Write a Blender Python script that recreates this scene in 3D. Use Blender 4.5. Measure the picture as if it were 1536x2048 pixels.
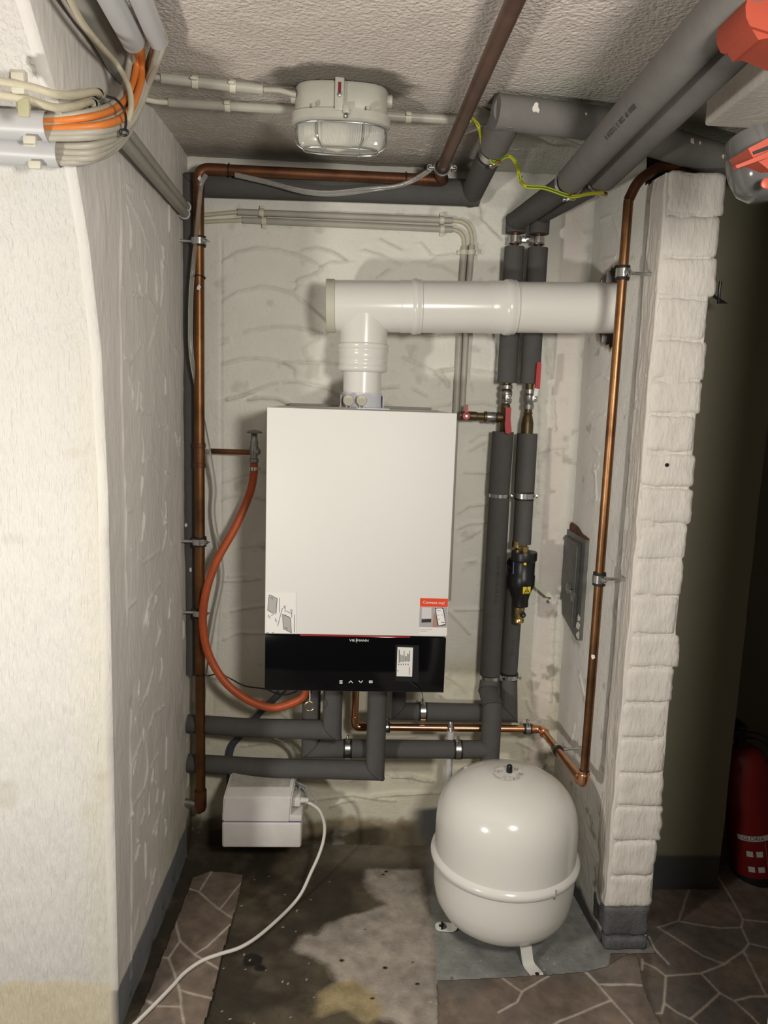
import bpy, bmesh, math, random
import numpy as np
from mathutils import Vector, Matrix
random.seed(7); np.random.seed(7)
for o in list(bpy.data.objects): bpy.data.objects.remove(o)
SC = bpy.context.scene; COL = SC.collection

# ------------------------------------------------------------------ camera
F = 1540.0
CX, CY = 768.0, 1024.0
def _ray(px, py): return np.array([(px-CX)/F, (py-CY)/F, 1.0])
_dn = _ray(430, 11100); _dn /= np.linalg.norm(_dn)
_fw = _ray(695, 785); _fw -= _dn*_fw.dot(_dn); _fw /= np.linalg.norm(_fw)
_rt = np.cross(_dn, _fw)
RM = np.array([_rt, _fw, -_dn])                    # camera -> world (x right, y into the wall, z up)
CAM = np.array([0, -2.25, 1.41])
cd = bpy.data.cameras.new('camera'); co = bpy.data.objects.new('camera', cd); COL.objects.link(co)
cd.sensor_fit = 'VERTICAL'; cd.sensor_height = 36; cd.sensor_width = 27; cd.lens = F*36/2048; cd.clip_start = 0.02
M = Matrix.Identity(4)
for i in range(3):
    M[i][0] = RM[i][0]; M[i][1] = -RM[i][1]; M[i][2] = -RM[i][2]; M[i][3] = CAM[i]
co.matrix_world = M; SC.camera = co

# ------------------------------------------------------------------ world, light, exposure
w = bpy.data.worlds.new('world'); SC.world = w; w.use_nodes = True
w.node_tree.nodes['Background'].inputs[0].default_value = (1.0, 0.93, 0.82, 1)
w.node_tree.nodes['Background'].inputs[1].default_value = 0.006
for nm, loc, en, rad in (('room_lamp_left', (-1.0, -1.80, 0.98), 54, 0.06), ('room_lamp_right', (0.42, -2.12, 1.56), 68, 0.10)):
    ld = bpy.data.lights.new(nm, 'POINT'); ld.energy = en; ld.color = (1.0, 0.95, 0.865); ld.shadow_soft_size = rad
    lo = bpy.data.objects.new(nm, ld); COL.objects.link(lo); lo.location = loc
SC.view_settings.view_transform = 'Standard'; SC.view_settings.look = 'None'
SC.view_settings.gamma = 1.0; SC.view_settings.use_curve_mapping = False
SC.view_settings.exposure = -0.08

# ------------------------------------------------------------------ helpers
V = Vector
def at(px, py, y=None, x=None, z=None):            # a point of the place seen at a pixel, on a plane of known depth
    d = RM @ _ray(px, py)
    if y is not None: t = (y-CAM[1])/d[1]
    elif x is not None: t = (x-CAM[0])/d[0]
    else: t = (z-CAM[2])/d[2]
    return V(CAM + t*d)
def RWX(y): return 0.678 - 0.055*y                 # right wall of the niche
def LWX(y): return -0.452 + 0.02*y                 # left wall of the niche
def atR(px, py, off=0.0):                          # on the right wall
    d = RM @ _ray(px, py); t = (0.678 - off - 0.055*CAM[1])/(d[0] + 0.055*d[1]); return V(CAM + t*d)
def atL(px, py, off=0.0):
    d = RM @ _ray(px, py); t = (-0.452 + off + 0.02*CAM[1])/(d[0] - 0.02*d[1]); return V(CAM + t*d)

MATS = {}
def mat(name, col, rough=0.5, metal=0.0, bump=0.0, bscale=60.0, var=0.0, vscale=8.0, spec=0.5, stretch=(1,1,1),
        coat=0.0, trans=0.0, alpha=1.0, emit=None, attr=None, ior=1.45, col2=None, detail=4.0, bdist=0.004):
    if name in MATS: return MATS[name]
    m = bpy.data.materials.new(name); m.use_nodes = True; nt = m.node_tree; N = nt.nodes; L = nt.links
    b = N['Principled BSDF']
    b.inputs['Base Color'].default_value = (*col, 1); b.inputs['Roughness'].default_value = rough
    b.inputs['Metallic'].default_value = metal; b.inputs['Specular IOR Level'].default_value = spec
    b.inputs['Coat Weight'].default_value = coat; b.inputs['Transmission Weight'].default_value = trans
    b.inputs['Alpha'].default_value = alpha; b.inputs['IOR'].default_value = ior
    if emit:
        b.inputs['Emission Color'].default_value = (*emit[0], 1); b.inputs['Emission Strength'].default_value = emit[1]
    tc = N.new('ShaderNodeTexCoord'); mp = N.new('ShaderNodeMapping'); mp.inputs['Scale'].default_value = stretch
    L.new(tc.outputs['Object'], mp.inputs['Vector'])
    src = None
    if attr:
        a = N.new('ShaderNodeAttribute'); a.attribute_name = attr; src = a.outputs['Color']
    if var > 0:
        n = N.new('ShaderNodeTexNoise'); n.inputs['Scale'].default_value = vscale; n.inputs['Detail'].default_value = 5
        n.inputs['Roughness'].default_value = 0.65
        L.new(mp.outputs[0], n.inputs['Vector'])
        mr = N.new('ShaderNodeMapRange'); mr.inputs[1].default_value = 0.32; mr.inputs[2].default_value = 0.68
        L.new(n.outputs['Fac'], mr.inputs[0])
        mx = N.new('ShaderNodeMix'); mx.data_type = 'RGBA'
        c2 = col2 if col2 else tuple(c*(1-var) for c in col)
        if attr:
            mx.blend_type = 'MULTIPLY'; mx.inputs[0].default_value = 1.0
            rp = N.new('ShaderNodeMapRange'); rp.inputs[3].default_value = 1-var; rp.inputs[4].default_value = 1.0
            L.new(mr.outputs[0], rp.inputs[0]); cb = N.new('ShaderNodeCombineColor')
            for k in range(3): L.new(rp.outputs[0], cb.inputs[k])
            L.new(src, mx.inputs[6]); L.new(cb.outputs[0], mx.inputs[7])
        else:
            mx.inputs[6].default_value = (*c2, 1); mx.inputs[7].default_value = (*col, 1); L.new(mr.outputs[0], mx.inputs[0])
        src = mx.outputs[2]
    if src: L.new(src, b.inputs['Base Color'])
    if bump > 0:
        n2 = N.new('ShaderNodeTexNoise'); n2.inputs['Scale'].default_value = bscale; n2.inputs['Detail'].default_value = detail
        L.new(mp.outputs[0], n2.inputs['Vector'])
        bp = N.new('ShaderNodeBump'); bp.inputs['Strength'].default_value = bump; bp.inputs['Distance'].default_value = bdist
        L.new(n2.outputs['Fac'], bp.inputs['Height']); L.new(bp.outputs[0], b.inputs['Normal'])
    MATS[name] = m; return m

m_wall   = mat('painted_plaster', (.8,.8,.8), .62, attr='col', var=.07, vscale=7, bump=.45, bscale=110, spec=.35)
m_front  = mat('brushed_white_paint', (.8,.8,.8), .5, attr='col', var=.05, vscale=6, bump=1.0, bscale=150, stretch=(1,1,.16), spec=.45, detail=6, bdist=.006)
m_ceil   = mat('rough_ceiling_paint', (.8,.8,.8), .6, attr='col', var=.10, vscale=9, bump=1.0, bscale=120, spec=.45, detail=6, bdist=.007)
m_floor  = mat('stained_concrete', (.3,.3,.3), .55, attr='col', var=.30, vscale=22, bump=.35, bscale=120, spec=.4)
m_vinyl  = mat('printed_vinyl', (.3,.3,.3), .42, attr='col', var=.35, vscale=30, bump=.06, bscale=200, spec=.4)
m_brick  = mat('white_painted_brick', (.75,.705,.65), .6, var=.06, vscale=12, bump=.75, bscale=110, stretch=(1,1,.35), spec=.35)
m_brickg = mat('grey_painted_brick', (.13,.13,.135), .6, var=.35, vscale=25, bump=.6, bscale=120)
m_brickb = mat('bare_broken_brick', (.17,.075,.04), .9, var=.5, vscale=40, bump=.8, bscale=80)
m_foam   = mat('grey_foam', (.100,.095,.092), .85, var=.12, vscale=30, bump=.25, bscale=500, spec=.25, bdist=.001)
m_foam2  = mat('pale_grey_foam', (.185,.177,.166), .85, var=.12, vscale=30, bump=.25, bscale=500, spec=.25, bdist=.001)
m_ink    = mat('faded_black_print', (.035,.034,.033), .8)
m_cop    = mat('aged_copper', (.40,.205,.095), .40, metal=1, var=.6, vscale=9, col2=(.17,.085,.04), bump=.05, bscale=60)
m_copd   = mat('dark_patinated_copper', (.22,.095,.045), .5, metal=.75, var=.6, vscale=10, col2=(.075,.032,.018), bump=.08, bscale=60)
m_copn   = mat('bright_copper', (.80,.42,.24), .28, metal=1, var=.25, vscale=14)
m_brass  = mat('brass', (.62,.45,.20), .32, metal=1, var=.3, vscale=40)
m_brassd = mat('tarnished_brass', (.16,.12,.06), .45, metal=.8, var=.5, vscale=30)
m_zinc   = mat('zinc_plated_steel', (.66,.66,.65), .28, metal=1, var=.2, vscale=40)
m_chrome = mat('dull_chrome', (.42,.42,.40), .38, metal=.9, var=.3, vscale=40)
m_rub    = mat('black_rubber', (.012,.012,.012), .6)
m_blk    = mat('black_plastic', (.010,.010,.011), .38)
m_pvc    = mat('beige_grey_conduit', (.44,.42,.36), .42, var=.15, vscale=14)
m_pvcg   = mat('light_grey_duct', (.50,.50,.505), .4, var=.06, vscale=10)
m_pvcd   = mat('dim_grey_duct', (.30,.29,.26), .5, var=.15, vscale=14)
m_cabb   = mat('beige_cable', (.46,.43,.36), .42, var=.15, vscale=25)
m_caby   = mat('painted_cream_cable', (.62,.57,.42), .5, var=.2, vscale=25)
m_cabo   = mat('orange_cable', (.72,.22,.045), .42, var=.15, vscale=25)
m_clip   = mat('cream_clip', (.66,.63,.52), .45, var=.1)
m_white  = mat('white_enamel', (.80,.79,.755), .5, var=.015, vscale=3, spec=.3)
m_flue   = mat('white_flue_plastic', (.77,.755,.71), .22, var=.02, vscale=4, spec=.5)
m_fluec  = mat('off_white_cap', (.56,.535,.44), .5)
m_tank   = mat('cream_tank_enamel', (.81,.795,.745), .17, var=.02, vscale=4, spec=.5)
m_glass  = mat('black_glass', (.004,.004,.005), .09, spec=.5)
m_paper  = mat('white_paper', (.80,.79,.75), .55)
m_film   = mat('dark_clear_film', (.022,.022,.024), .12)
m_redp   = mat('signal_red_print', (.78,.07,.02), .5)
m_redl   = mat('red_light_bar', (.30,.006,.012), .3, emit=((1,.05,.06), .10))
m_gprint = mat('grey_print', (.43,.42,.40), .6)
m_lilac  = mat('lilac_print', (.42,.39,.42), .55)
m_skinp  = mat('skin_tone_print', (.42,.24,.20), .55)
m_wprint = mat('white_print', (.85,.85,.85), .5)
m_hose   = mat('orange_rubber_hose', (.56,.105,.030), .45, var=.3, vscale=12)
m_clear  = mat('clear_tube', (.85,.84,.80), .10, trans=.80, ior=1.35)
m_wcord  = mat('white_cord', (.72,.70,.65), .42)
m_slate  = mat('slate_hose', (.075,.085,.105), .5, var=.2, vscale=12)
m_pump   = mat('off_white_plastic', (.72,.69,.66), .42, var=.10, vscale=22)
m_pumpd  = mat('dusty_off_white_plastic', (.46,.44,.38), .6, var=.30, vscale=45)
m_blue   = mat('blue_seam', (.05,.07,.26), .5)
m_dblue  = mat('blue_plastic', (.02,.05,.14), .4)
m_redv   = mat('red_lever', (.45,.012,.016), .38, var=.1)
m_redq   = mat('red_housing', (.30,.045,.022), .5, var=.15)
m_smoke  = mat('smoked_clear_plastic', (.16,.16,.155), .12, trans=.6)
m_lampg  = mat('grey_lamp_metal', (.46,.45,.39), .42, var=.12, vscale=22)
m_glassr = mat('ribbed_lamp_glass', (.92,.92,.86), .12, trans=.62)
m_bulb   = mat('frosted_bulb', (.78,.74,.62), .4)
m_yel    = mat('yellow_print', (.75,.60,.03), .5)
m_gry    = mat('green_yellow_wire', (.50,.50,.03), .45)
m_grn    = mat('green_stripe', (.05,.14,.02), .45)
m_iron   = mat('grey_iron_door', (.19,.19,.178), .55, metal=.35, var=.35, vscale=20, bump=.2, bscale=40)
m_ext    = mat('dark_red_extinguisher', (.15,.008,.008), .4)
m_pass   = mat('olive_passage_paint', (.8,.8,.8), .7, attr='col', var=.05, vscale=4, bump=.2, bscale=60)
m_hole   = mat('dark_hole', (.012,.008,.006), .9)
m_flake  = mat('plaster_flake', (.74,.70,.64), .7)
m_wood   = mat('dark_room_wall', (.20,.175,.14), .8)

def setp(o, label=None, cat=None, group=None, kind=None):
    if label: o['label'] = label
    if cat: o['category'] = cat
    if group: o['group'] = group
    if kind: o['kind'] = kind
    return o
def thing(name, label, cat, loc=(0,0,0), group=None):
    o = bpy.data.objects.new(name, None); COL.objects.link(o); o.location = V(loc); o.empty_display_size = .05
    return setp(o, label, cat, group)
def world_loc(o):
    return o.location.copy() if o.type == 'EMPTY' else V((0,0,0))
def mk(name, vf, m, parent=None, smooth=True, ang=40):
    me = bpy.data.meshes.new(name); me.from_pydata([tuple(v) for v in vf[0]], [], vf[1]); me.validate(); me.update()
    bm = bmesh.new(); bm.from_mesh(me); bmesh.ops.recalc_face_normals(bm, faces=bm.faces); bm.to_mesh(me); bm.free()
    if smooth:
        me.shade_smooth(); me.set_sharp_from_angle(angle=math.radians(ang))
    me.materials.append(m)
    o = bpy.data.objects.new(name, me); COL.objects.link(o)
    if parent is not None:
        o.parent = parent; o.matrix_parent_inverse = Matrix.Translation(-world_loc(parent))
    return o
def join(*vfs):
    vs, fs = [], []
    for a in vfs:
        k = len(vs); vs += list(a[0]); fs += [tuple(i+k for i in f) for f in a[1]]
    return vs, fs
def frame(d):
    d = V(d).normalized(); u = d.cross(V((0,0,1)))
    if u.length < 1e-3: u = d.cross(V((0,1,0)))
    u.normalize(); return u, d.cross(u).normalized()
def sweep(path, r, n=16, caps=True, sect=None, closed=False):
    P = [V(p) for p in path]; Q = [P[0]]
    for p in P[1:]:
        if (p-Q[-1]).length > 1e-5: Q.append(p)
    P = Q; k = len(P)
    R = r if isinstance(r, (list, tuple)) else [r]*k
    if len(R) != k: R = [R[0]]*k
    dirs = [(P[i+1]-P[i]).normalized() for i in range(k-1)]
    u, v = frame(dirs[0]); vs, fs = [], []
    sec = sect or [(math.cos(2*math.pi*j/n), math.sin(2*math.pi*j/n)) for j in range(n)]
    n = len(sec)
    for i in range(k):
        d0 = dirs[max(i-1,0)]; d1 = dirs[min(i,k-2)]; m = d0+d1
        if m.length < 1e-4: m = d0
        for a, b in sec:
            off = (u*a+v*b)*R[i]; s = -off.dot(m)/d0.dot(m); vs.append(P[i]+off+d0*s)
        ax = d0.cross(d1)
        if ax.length > 1e-6:
            q = d0.rotation_difference(d1); u = q @ u; v = q @ v
    for i in range(k-1):
        for j in range(n):
            a = i*n+j; b = i*n+(j+1)%n; fs.append((a, b, b+n, a+n))
    if caps: fs.append(tuple(range(n-1,-1,-1))); fs.append(tuple(range((k-1)*n, k*n)))
    return vs, fs
def hollow(path, r, t, n=18):
    o = sweep(path, r, n, caps=False); i = sweep(path, r-t, n, caps=False); k = len(o[0])
    vs, fs = join(o, (i[0], [f[::-1] for f in i[1]]))
    for j in range(n):
        j2 = (j+1)%n; fs.append((j, j2, k+j2, k+j)); fs.append((k-n+j, k-n+j2, 2*k-n+j2, 2*k-n+j))
    return vs, fs
def fillet(path, rad, k=7):
    P = [V(p) for p in path]; out = [P[0]]
    for i in range(1, len(P)-1):
        a, b, c = P[i-1], P[i], P[i+1]; d0 = (a-b); d1 = (c-b); t = min(rad, d0.length*.48, d1.length*.48)
        p0 = b+d0.normalized()*t; p1 = b+d1.normalized()*t
        for j in range(k+1):
            s = j/k; out.append(p0*(1-s)**2 + b*2*s*(1-s) + p1*s*s)
    out.append(P[-1]); return out
def spline(pts, k=8):
    P = [V(p) for p in pts]; P = [P[0]*2-P[1]] + P + [P[-1]*2-P[-2]]; out = []
    for i in range(1, len(P)-2):
        for j in range(k):
            t = j/k; a, b, c, d = P[i-1:i+3]
            out.append(.5*((2*b)+(c-a)*t+(2*a-5*b+4*c-d)*t*t+(3*b-a-3*c+d)*t**3))
    out.append(P[-2]); return out
def lathe(prof, o, d, n=32):                       # profile of (radius, distance along axis)
    o = V(o); d = V(d).normalized(); u, v = frame(d); vs, fs = [], []
    k = len(prof)
    for r, h in prof:
        for j in range(n):
            a = 2*math.pi*j/n; vs.append(o+d*h+(u*math.cos(a)+v*math.sin(a))*max(r,1e-5))
    for i in range(k-1):
        for j in range(n):
            a = i*n+j; b = i*n+(j+1)%n; fs.append((a, b, b+n, a+n))
    fs.append(tuple(range(n))); fs.append(tuple(range((k-1)*n, k*n)))
    return vs, fs
def cyl(a, b, r, n=20): return sweep([a, b], r, n)
def box(c, s, bev=0.0, rot=None, seg=2):
    bm = bmesh.new(); bmesh.ops.create_cube(bm, size=1)
    for v in bm.verts: v.co = V((v.co.x*s[0], v.co.y*s[1], v.co.z*s[2]))
    if bev > 0: bmesh.ops.bevel(bm, geom=list(bm.edges), offset=bev, segments=seg, affect='EDGES', profile=.5)
    bm.verts.index_update(); R = rot or Matrix.Identity(3)
    vs = [R @ v.co + V(c) for v in bm.verts]; fs = [tuple(v.index for v in f.verts) for f in bm.faces]; bm.free()
    return vs, fs
def prism(pts, d):                                 # polygon (3D points) extruded by vector d
    n = len(pts); P = [V(p) for p in pts]; d = V(d)
    vs = P + [p+d for p in P]; fs = [tuple(range(n)), tuple(range(2*n-1, n-1, -1))]
    fs += [(i, (i+1)%n, (i+1)%n+n, i+n) for i in range(n)]
    return vs, fs
def ring(c, d, R, r, n=28, m=8): return closed_tube([V(c)+(frame(d)[0]*math.cos(2*math.pi*j/n)+frame(d)[1]*math.sin(2*math.pi*j/n))*R for j in range(n)], r, m)
def closed_tube(pts, r, m=8):
    n = len(pts); P = [V(p) for p in pts]; vs, fs = [], []; c = sum(P, V((0,0,0)))/n
    nrm = V((0,0,0))
    for i in range(n): nrm += (P[i]-c).cross(P[(i+1)%n]-c)
    nrm.normalize()
    for i in range(n):
        t = (P[(i+1)%n]-P[i-1]).normalized(); o = t.cross(nrm).normalized()
        for j in range(m):
            a = 2*math.pi*j/m; vs.append(P[i]+o*math.cos(a)*r+nrm*math.sin(a)*r)
    for i in range(n):
        for j in range(m):
            a = i*m+j; b = i*m+(j+1)%m; a2 = ((i+1)%n)*m+j; b2 = ((i+1)%n)*m+(j+1)%m; fs.append((a, b, b2, a2))
    return vs, fs
def text_mesh(s, size, align='CENTER'):            # lettering as flat polygons in the xy plane
    cu = bpy.data.curves.new('lettering', 'FONT'); cu.body = s; cu.size = size; cu.align_x = align; cu.align_y = 'CENTER'
    cu.resolution_u = 3
    o = bpy.data.objects.new('lettering', cu); COL.objects.link(o); dg = bpy.context.evaluated_depsgraph_get()
    me = bpy.data.meshes.new_from_object(o.evaluated_get(dg)); vs = [v.co.copy() for v in me.vertices]
    fs = [tuple(p.vertices) for p in me.polygons]; bpy.data.objects.remove(o); bpy.data.curves.remove(cu); bpy.data.meshes.remove(me)
    return vs, fs
def place_text(s, size, o, ux, uy, bold=1.0):
    vs, fs = text_mesh(s, size); o, ux, uy = V(o), V(ux), V(uy)
    return [o+ux*v.x*bold+uy*v.y for v in vs], fs
def pipe_text(s, size, a, b, r, dirn, t=0.5):      # lettering wrapped on a pipe a-b, facing dirn
    a, b = V(a), V(b); d = (b-a).normalized(); f = V(dirn); f = (f-d*f.dot(d)).normalized(); g = d.cross(f)
    vs, fs = text_mesh(s, size); c = a.lerp(b, t)
    return [c+d*v.x+(f*math.cos(v.y/r)+g*math.sin(v.y/r))*(r+.0006) for v in vs], fs

# ---- numpy noise and grids
def _hash(ix, iy, s):
    n = (ix.astype(np.int64)*374761393 + iy.astype(np.int64)*668265263 + s*1442695041) & 0x7fffffff
    n = ((n ^ (n >> 13))*1274126177) & 0x7fffffff
    return ((n ^ (n >> 16)) & 0xffff)/65535.0
def vn(x, y, s=0):
    ix = np.floor(x); iy = np.floor(y); fx = x-ix; fy = y-iy; fx = fx*fx*(3-2*fx); fy = fy*fy*(3-2*fy)
    a = _hash(ix, iy, s); b = _hash(ix+1, iy, s); c = _hash(ix, iy+1, s); d = _hash(ix+1, iy+1, s)
    return (a*(1-fx)+b*fx)*(1-fy)+(c*(1-fx)+d*fx)*fy
def fbm(x, y, s=0, o=4):
    r = 0; a = .5
    for k in range(o): r = r+a*(vn(x, y, s+k)-.5); x = x*2.03; y = y*2.03; a *= .5
    return r                                       # about -0.5 .. 0.5
def sst(a, b, x): t = np.clip((x-a)/(b-a), 0, 1); return t*t*(3-2*t)
def mixc(c, col, f): return c*(1-f[..., None]) + np.array(col)*f[..., None]
def grid_obj(name, Pos, col, m, mask=None, parent=None, flip=False, smooth=True):
    nv, nu = Pos.shape[:2]; idx = np.arange(nv*nu).reshape(nv, nu)
    q = np.stack([idx[:-1,:-1], idx[:-1,1:], idx[1:,1:], idx[1:,:-1]], -1)
    if mask is not None: q = q[mask]
    q = q.reshape(-1, 4)
    if flip: q = q[:, ::-1]
    used = np.unique(q); remap = np.full(nv*nu, -1, np.int64); remap[used] = np.arange(len(used)); q = remap[q]
    co_ = Pos.reshape(-1, 3)[used]
    me = bpy.data.meshes.new(name); me.vertices.add(len(co_)); me.vertices.foreach_set('co', co_.astype(np.float32).ravel())
    me.loops.add(q.size); me.loops.foreach_set('vertex_index', q.astype(np.int32).ravel())
    me.polygons.add(len(q)); me.polygons.foreach_set('loop_start', np.arange(0, q.size, 4, dtype=np.int32))
    me.update(calc_edges=True)
    if col is not None:
        ca = me.color_attributes.new('col', 'FLOAT_COLOR', 'POINT'); c4 = np.ones((len(co_), 4), np.float32)
        c4[:, :3] = np.clip(col.reshape(-1, 3)[used], 0, 1); ca.data.foreach_set('color', c4.ravel())
    if smooth: me.shade_smooth()
    me.materials.append(m); o = bpy.data.objects.new(name, me); COL.objects.link(o)
    if parent is not None: o.parent = parent; o.matrix_parent_inverse = Matrix.Translation(-world_loc(parent))
    return o
def dense(poly, step=.002):
    P = np.array(poly, float); out = []
    for a, b in zip(P[:-1], P[1:]):
        n = max(2, int(np.linalg.norm(b-a)/step)); out.append(a+(b-a)*np.linspace(0, 1, n, endpoint=False)[:, None])
    return np.vstack(out+[P[-1:]])
def line_dist(U, W, poly, rng=.02):                # distance of grid points to a polyline, inf when far; and side
    D = np.full(U.shape, 9.0); S = np.zeros(U.shape); p = dense(poly)
    mn = p.min(0)-rng; mx = p.max(0)+rng
    sel = (U > mn[0]) & (U < mx[0]) & (W > mn[1]) & (W < mx[1])
    if not sel.any(): return D, S
    u = U[sel]; ww = W[sel]; d2 = np.full(u.shape, 9.0); si = np.zeros(u.shape)
    for k in range(0, len(p), 60):
        q = p[k:k+60]; dd = (u[:, None]-q[None, :, 0])**2+(ww[:, None]-q[None, :, 1])**2; j = dd.argmin(1); m_ = dd[np.arange(len(u)), j]
        b = m_ < d2; d2[b] = m_[b]; si[b] = (ww-q[j, 1])[b]
    D[sel] = np.sqrt(d2); S[sel] = si
    return D, S
def soft_inside(U, W, poly, wx, wy, s=.012):
    return np.mean([inside(U+wx*k+s*dx, W+wy*k+s*dy, poly) for k, dx, dy in ((1,0,0),(1.3,.5,0),(.7,-.5,.2),(1,.2,.6),(1.2,-.3,-.6),(.8,1,.3),(1.1,-1,-.2))], 0)
def inside(U, W, poly):
    r = np.zeros(U.shape, bool); n = len(poly)
    for i in range(n):
        x0, y0 = poly[i]; x1, y1 = poly[(i+1)%n]
        c = ((y0 > W) != (y1 > W)); r ^= c & (U < (x1-x0)*(W-y0)/((y1-y0) if abs(y1-y0) > 1e-9 else 1e-9)+x0)
    return r

CEIL = 2.035
WHITE = (.80,.785,.715)
# ------------------------------------------------------------------ back wall (trowelled plaster)
def crop_lines(ox, oy, sc, lines): return [[(ox+x/sc, oy+y/sc) for x, y in l] for l in lines]
RID = crop_lines(410, 480, 3.012, [
 [(110,130),(200,75),(310,48),(450,62),(560,90),(640,125),(700,165)], [(590,65),(680,48),(770,75),(850,125)], [(700,165),(760,135),(850,130)],
 [(700,180),(640,215),(560,240),(555,255),(570,265),(545,305)], [(110,370),(200,315),(330,280),(430,290),(540,325),(620,395),(735,500)],
 [(240,555),(330,535),(420,520),(530,522),(650,545),(720,575),(735,545)], [(110,590),(145,590),(150,605),(105,625)], [(700,590),(640,620),(600,650),(605,690),(620,720)],
 [(110,745),(220,718),(310,710),(420,720),(480,740),(650,735),(795,750)], [(480,735),(550,770),(550,820)], [(130,960),(230,940),(300,905),(400,865),(440,855)],
 [(480,855),(560,850),(640,870),(740,890),(825,935)], [(260,960),(330,948),(430,950),(500,985)], [(960,65),(1060,95),(1180,150)], [(1300,20),(1360,90)],
 [(1260,135),(1350,135),(1400,100),(1530,85)], [(1350,150),(1430,160),(1525,215)], [(1110,180),(1040,230)], [(1200,710),(1280,740),(1380,795),(1440,840),(1470,880)],
 [(1385,800),(1510,775)], [(1060,890),(1170,880)], [(1250,890),(1340,935)], [(1370,1005),(1480,985)], [(1300,570),(1340,595),(1430,580),(1500,575)]])
RID += crop_lines(340, 780, 4.097, [[(470,75),(560,50),(670,15)], [(650,75),(760,60),(900,75),(990,110)], [(440,750),(560,705),(680,670),(790,668)], [(430,900),(480,870),(560,855)],
 [(690,870),(780,895)], [(585,1285),(680,1270),(790,1275)], [(440,1560),(600,1555),(740,1540)], [(480,1530),(600,1515),(720,1525)], [(500,1810),(600,1785),(780,1765)], [(440,2040),(560,1980),(780,1990)]])
RID += crop_lines(880, 680, 3.413, [[(120,1180),(200,1130),(320,1115)], [(130,1280),(200,1250),(320,1240)], [(0,205),(110,195),(200,205),(380,225)], [(200,430),(300,425),(410,450)],
 [(210,690),(270,640),(330,635)], [(170,900),(330,905)], [(180,1510),(240,1500)], [(60,1850),(140,1930),(200,2000)], [(100,1840),(290,1835)], [(0,210),(60,290)], [(720,0),(740,220)], [(690,760),(760,740),(860,720)]])
RID += crop_lines(340, 1300, 2.954, [[(1330,740),(1420,740),(1530,765)], [(1200,860),(1330,850),(1530,840)], [(950,920),(1030,890),(1080,885)], [(640,360),(700,400)], [(430,560),(560,545)]])
RID += crop_lines(700, 1300, 2.743, [[(530,140),(600,190),(640,235)], [(230,690),(330,685),(450,720)], [(130,800),(250,785),(490,780)], [(180,480),(370,475)], [(945,500),(960,640)], [(920,500),(1000,540)], [(970,270),(990,330)]])
RID += [[(960,560),(990,700),(985,760)], [(1085,480),(1080,700),(1078,1000)], [(500,360),(560,365)], [(955,390),(960,440),(1000,480)], [(940,900),(975,880)], [(925,1080),(960,1060)], [(760,480),(800,500)],
        [(1100,700),(1108,860)], [(1110,1200),(1100,1400)], [(620,1600),(700,1590),(790,1600)], [(700,1560),(760,1545),(850,1560)]]
nu, nv = 305, 540
X0, X1 = -.47, .715
U, Z = np.meshgrid(np.linspace(X0, X1, nu), np.linspace(-.01, CEIL+.01, nv))
H = .010*fbm(U*3, Z*3, 1) + .0030*fbm(U*16, Z*16, 5) + .0012*fbm(U*60, Z*60, 9)
for li, l in enumerate(RID):
    p = [at(x, y, y=0) for x, y in l]; p = [(q.x, q.z) for q in p]
    D, S = line_dist(U, Z, p, .035)
    a = .6+.8*vn(U*18+li, Z*18, 31)
    H += a*(.0052*np.exp(-(D/.0040)**2)) + np.where(S > 0, 1, -1)*a*.0016*np.exp(-(D/.016)**1)*(D < .035)*-1
seam = [(at(443,480,y=0).x, at(443,480,y=0).z), (at(441,800,y=0).x, at(441,800,y=0).z), (at(443,1100,y=0).x, at(443,1100,y=0).z), (at(425,1440,y=0).x, at(425,1440,y=0).z)]
D, S = line_dist(U, Z, seam, .03); H -= .003*np.exp(-(D/.003)**2)
bx = at(1090, 1000, y=0).x                          # smooth band beside the right wall
H += .006*sst(bx-.006, bx+.004, U)*(1+1.5*fbm(Z*10, U*4, 40)) + .016*sst(.655, .70, U)
for zc in (at(955,1440,y=0).z, at(955,1477,y=0).z):   # block joints at the lower right
    D, S = line_dist(U, Z, [(.24, zc), (.64, zc)], .02); H -= .002*np.exp(-(D/.003)**2)*(Z < .6)
C = np.ones(U.shape+(3,))*np.array(WHITE)
n1 = fbm(U*5, Z*5, 60); n2 = fbm(U*22, Z*22, 70); n3 = fbm(U*9, Z*9, 77)
C = mixc(C, (.70,.655,.50), sst(.72, .45, Z+.25*n1)*.75)                    # yellowed lower paint
C = mixc(C, (.70,.61,.565), sst(bx-.008, bx+.006, U+.01*n2)*sst(.665, .64, U)*.6)   # pink tinted band
C = mixc(C, (.60,.55,.36), np.clip(sst(.10, .3, n1)*sst(1.3, .9, Z)*sst(.25, .33, U)*sst(.47, .40, U), 0, 1)*.6)
C = mixc(C, (.30,.27,.21), sst(.17, .26, n2+.5*n3)*sst(.55,.66,U)*sst(1.5,1.0,Z)*.8)        # mould specks on the band
zg = .085+.05*fbm(U*6, Z*0, 90)                                              # bare damp foot of the wall
C = mixc(C, (.30,.245,.16), sst(zg+.02, zg-.01, Z+.05*n2))
C = mixc(C, (.060,.048,.030), sst(zg-.02, zg-.05, Z+.06*n3)*sst(.28, .02, U+.3*n3))
C = mixc(C, (.055,.045,.028), sst(.17, .06, Z+.10*n3)*sst(-.30, -.42, U+.05*n2))
C = mixc(C, (.30,.17,.12), sst(.02,.14,n3)*sst(.02,.05,Z)*sst(.115,.075,Z)*sst(-.02,.05,U)*sst(.3,.2,U)*.7)
C = mixc(C, (.135,.135,.135), sst(.135, .115, Z+.03*n1)*sst(.17, .31, U+.22*n3))           # grey painted foot at the right
C = mixc(C, (.40,.38,.33), sst(.15, .32, n2+.3*n3)*.35)
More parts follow.
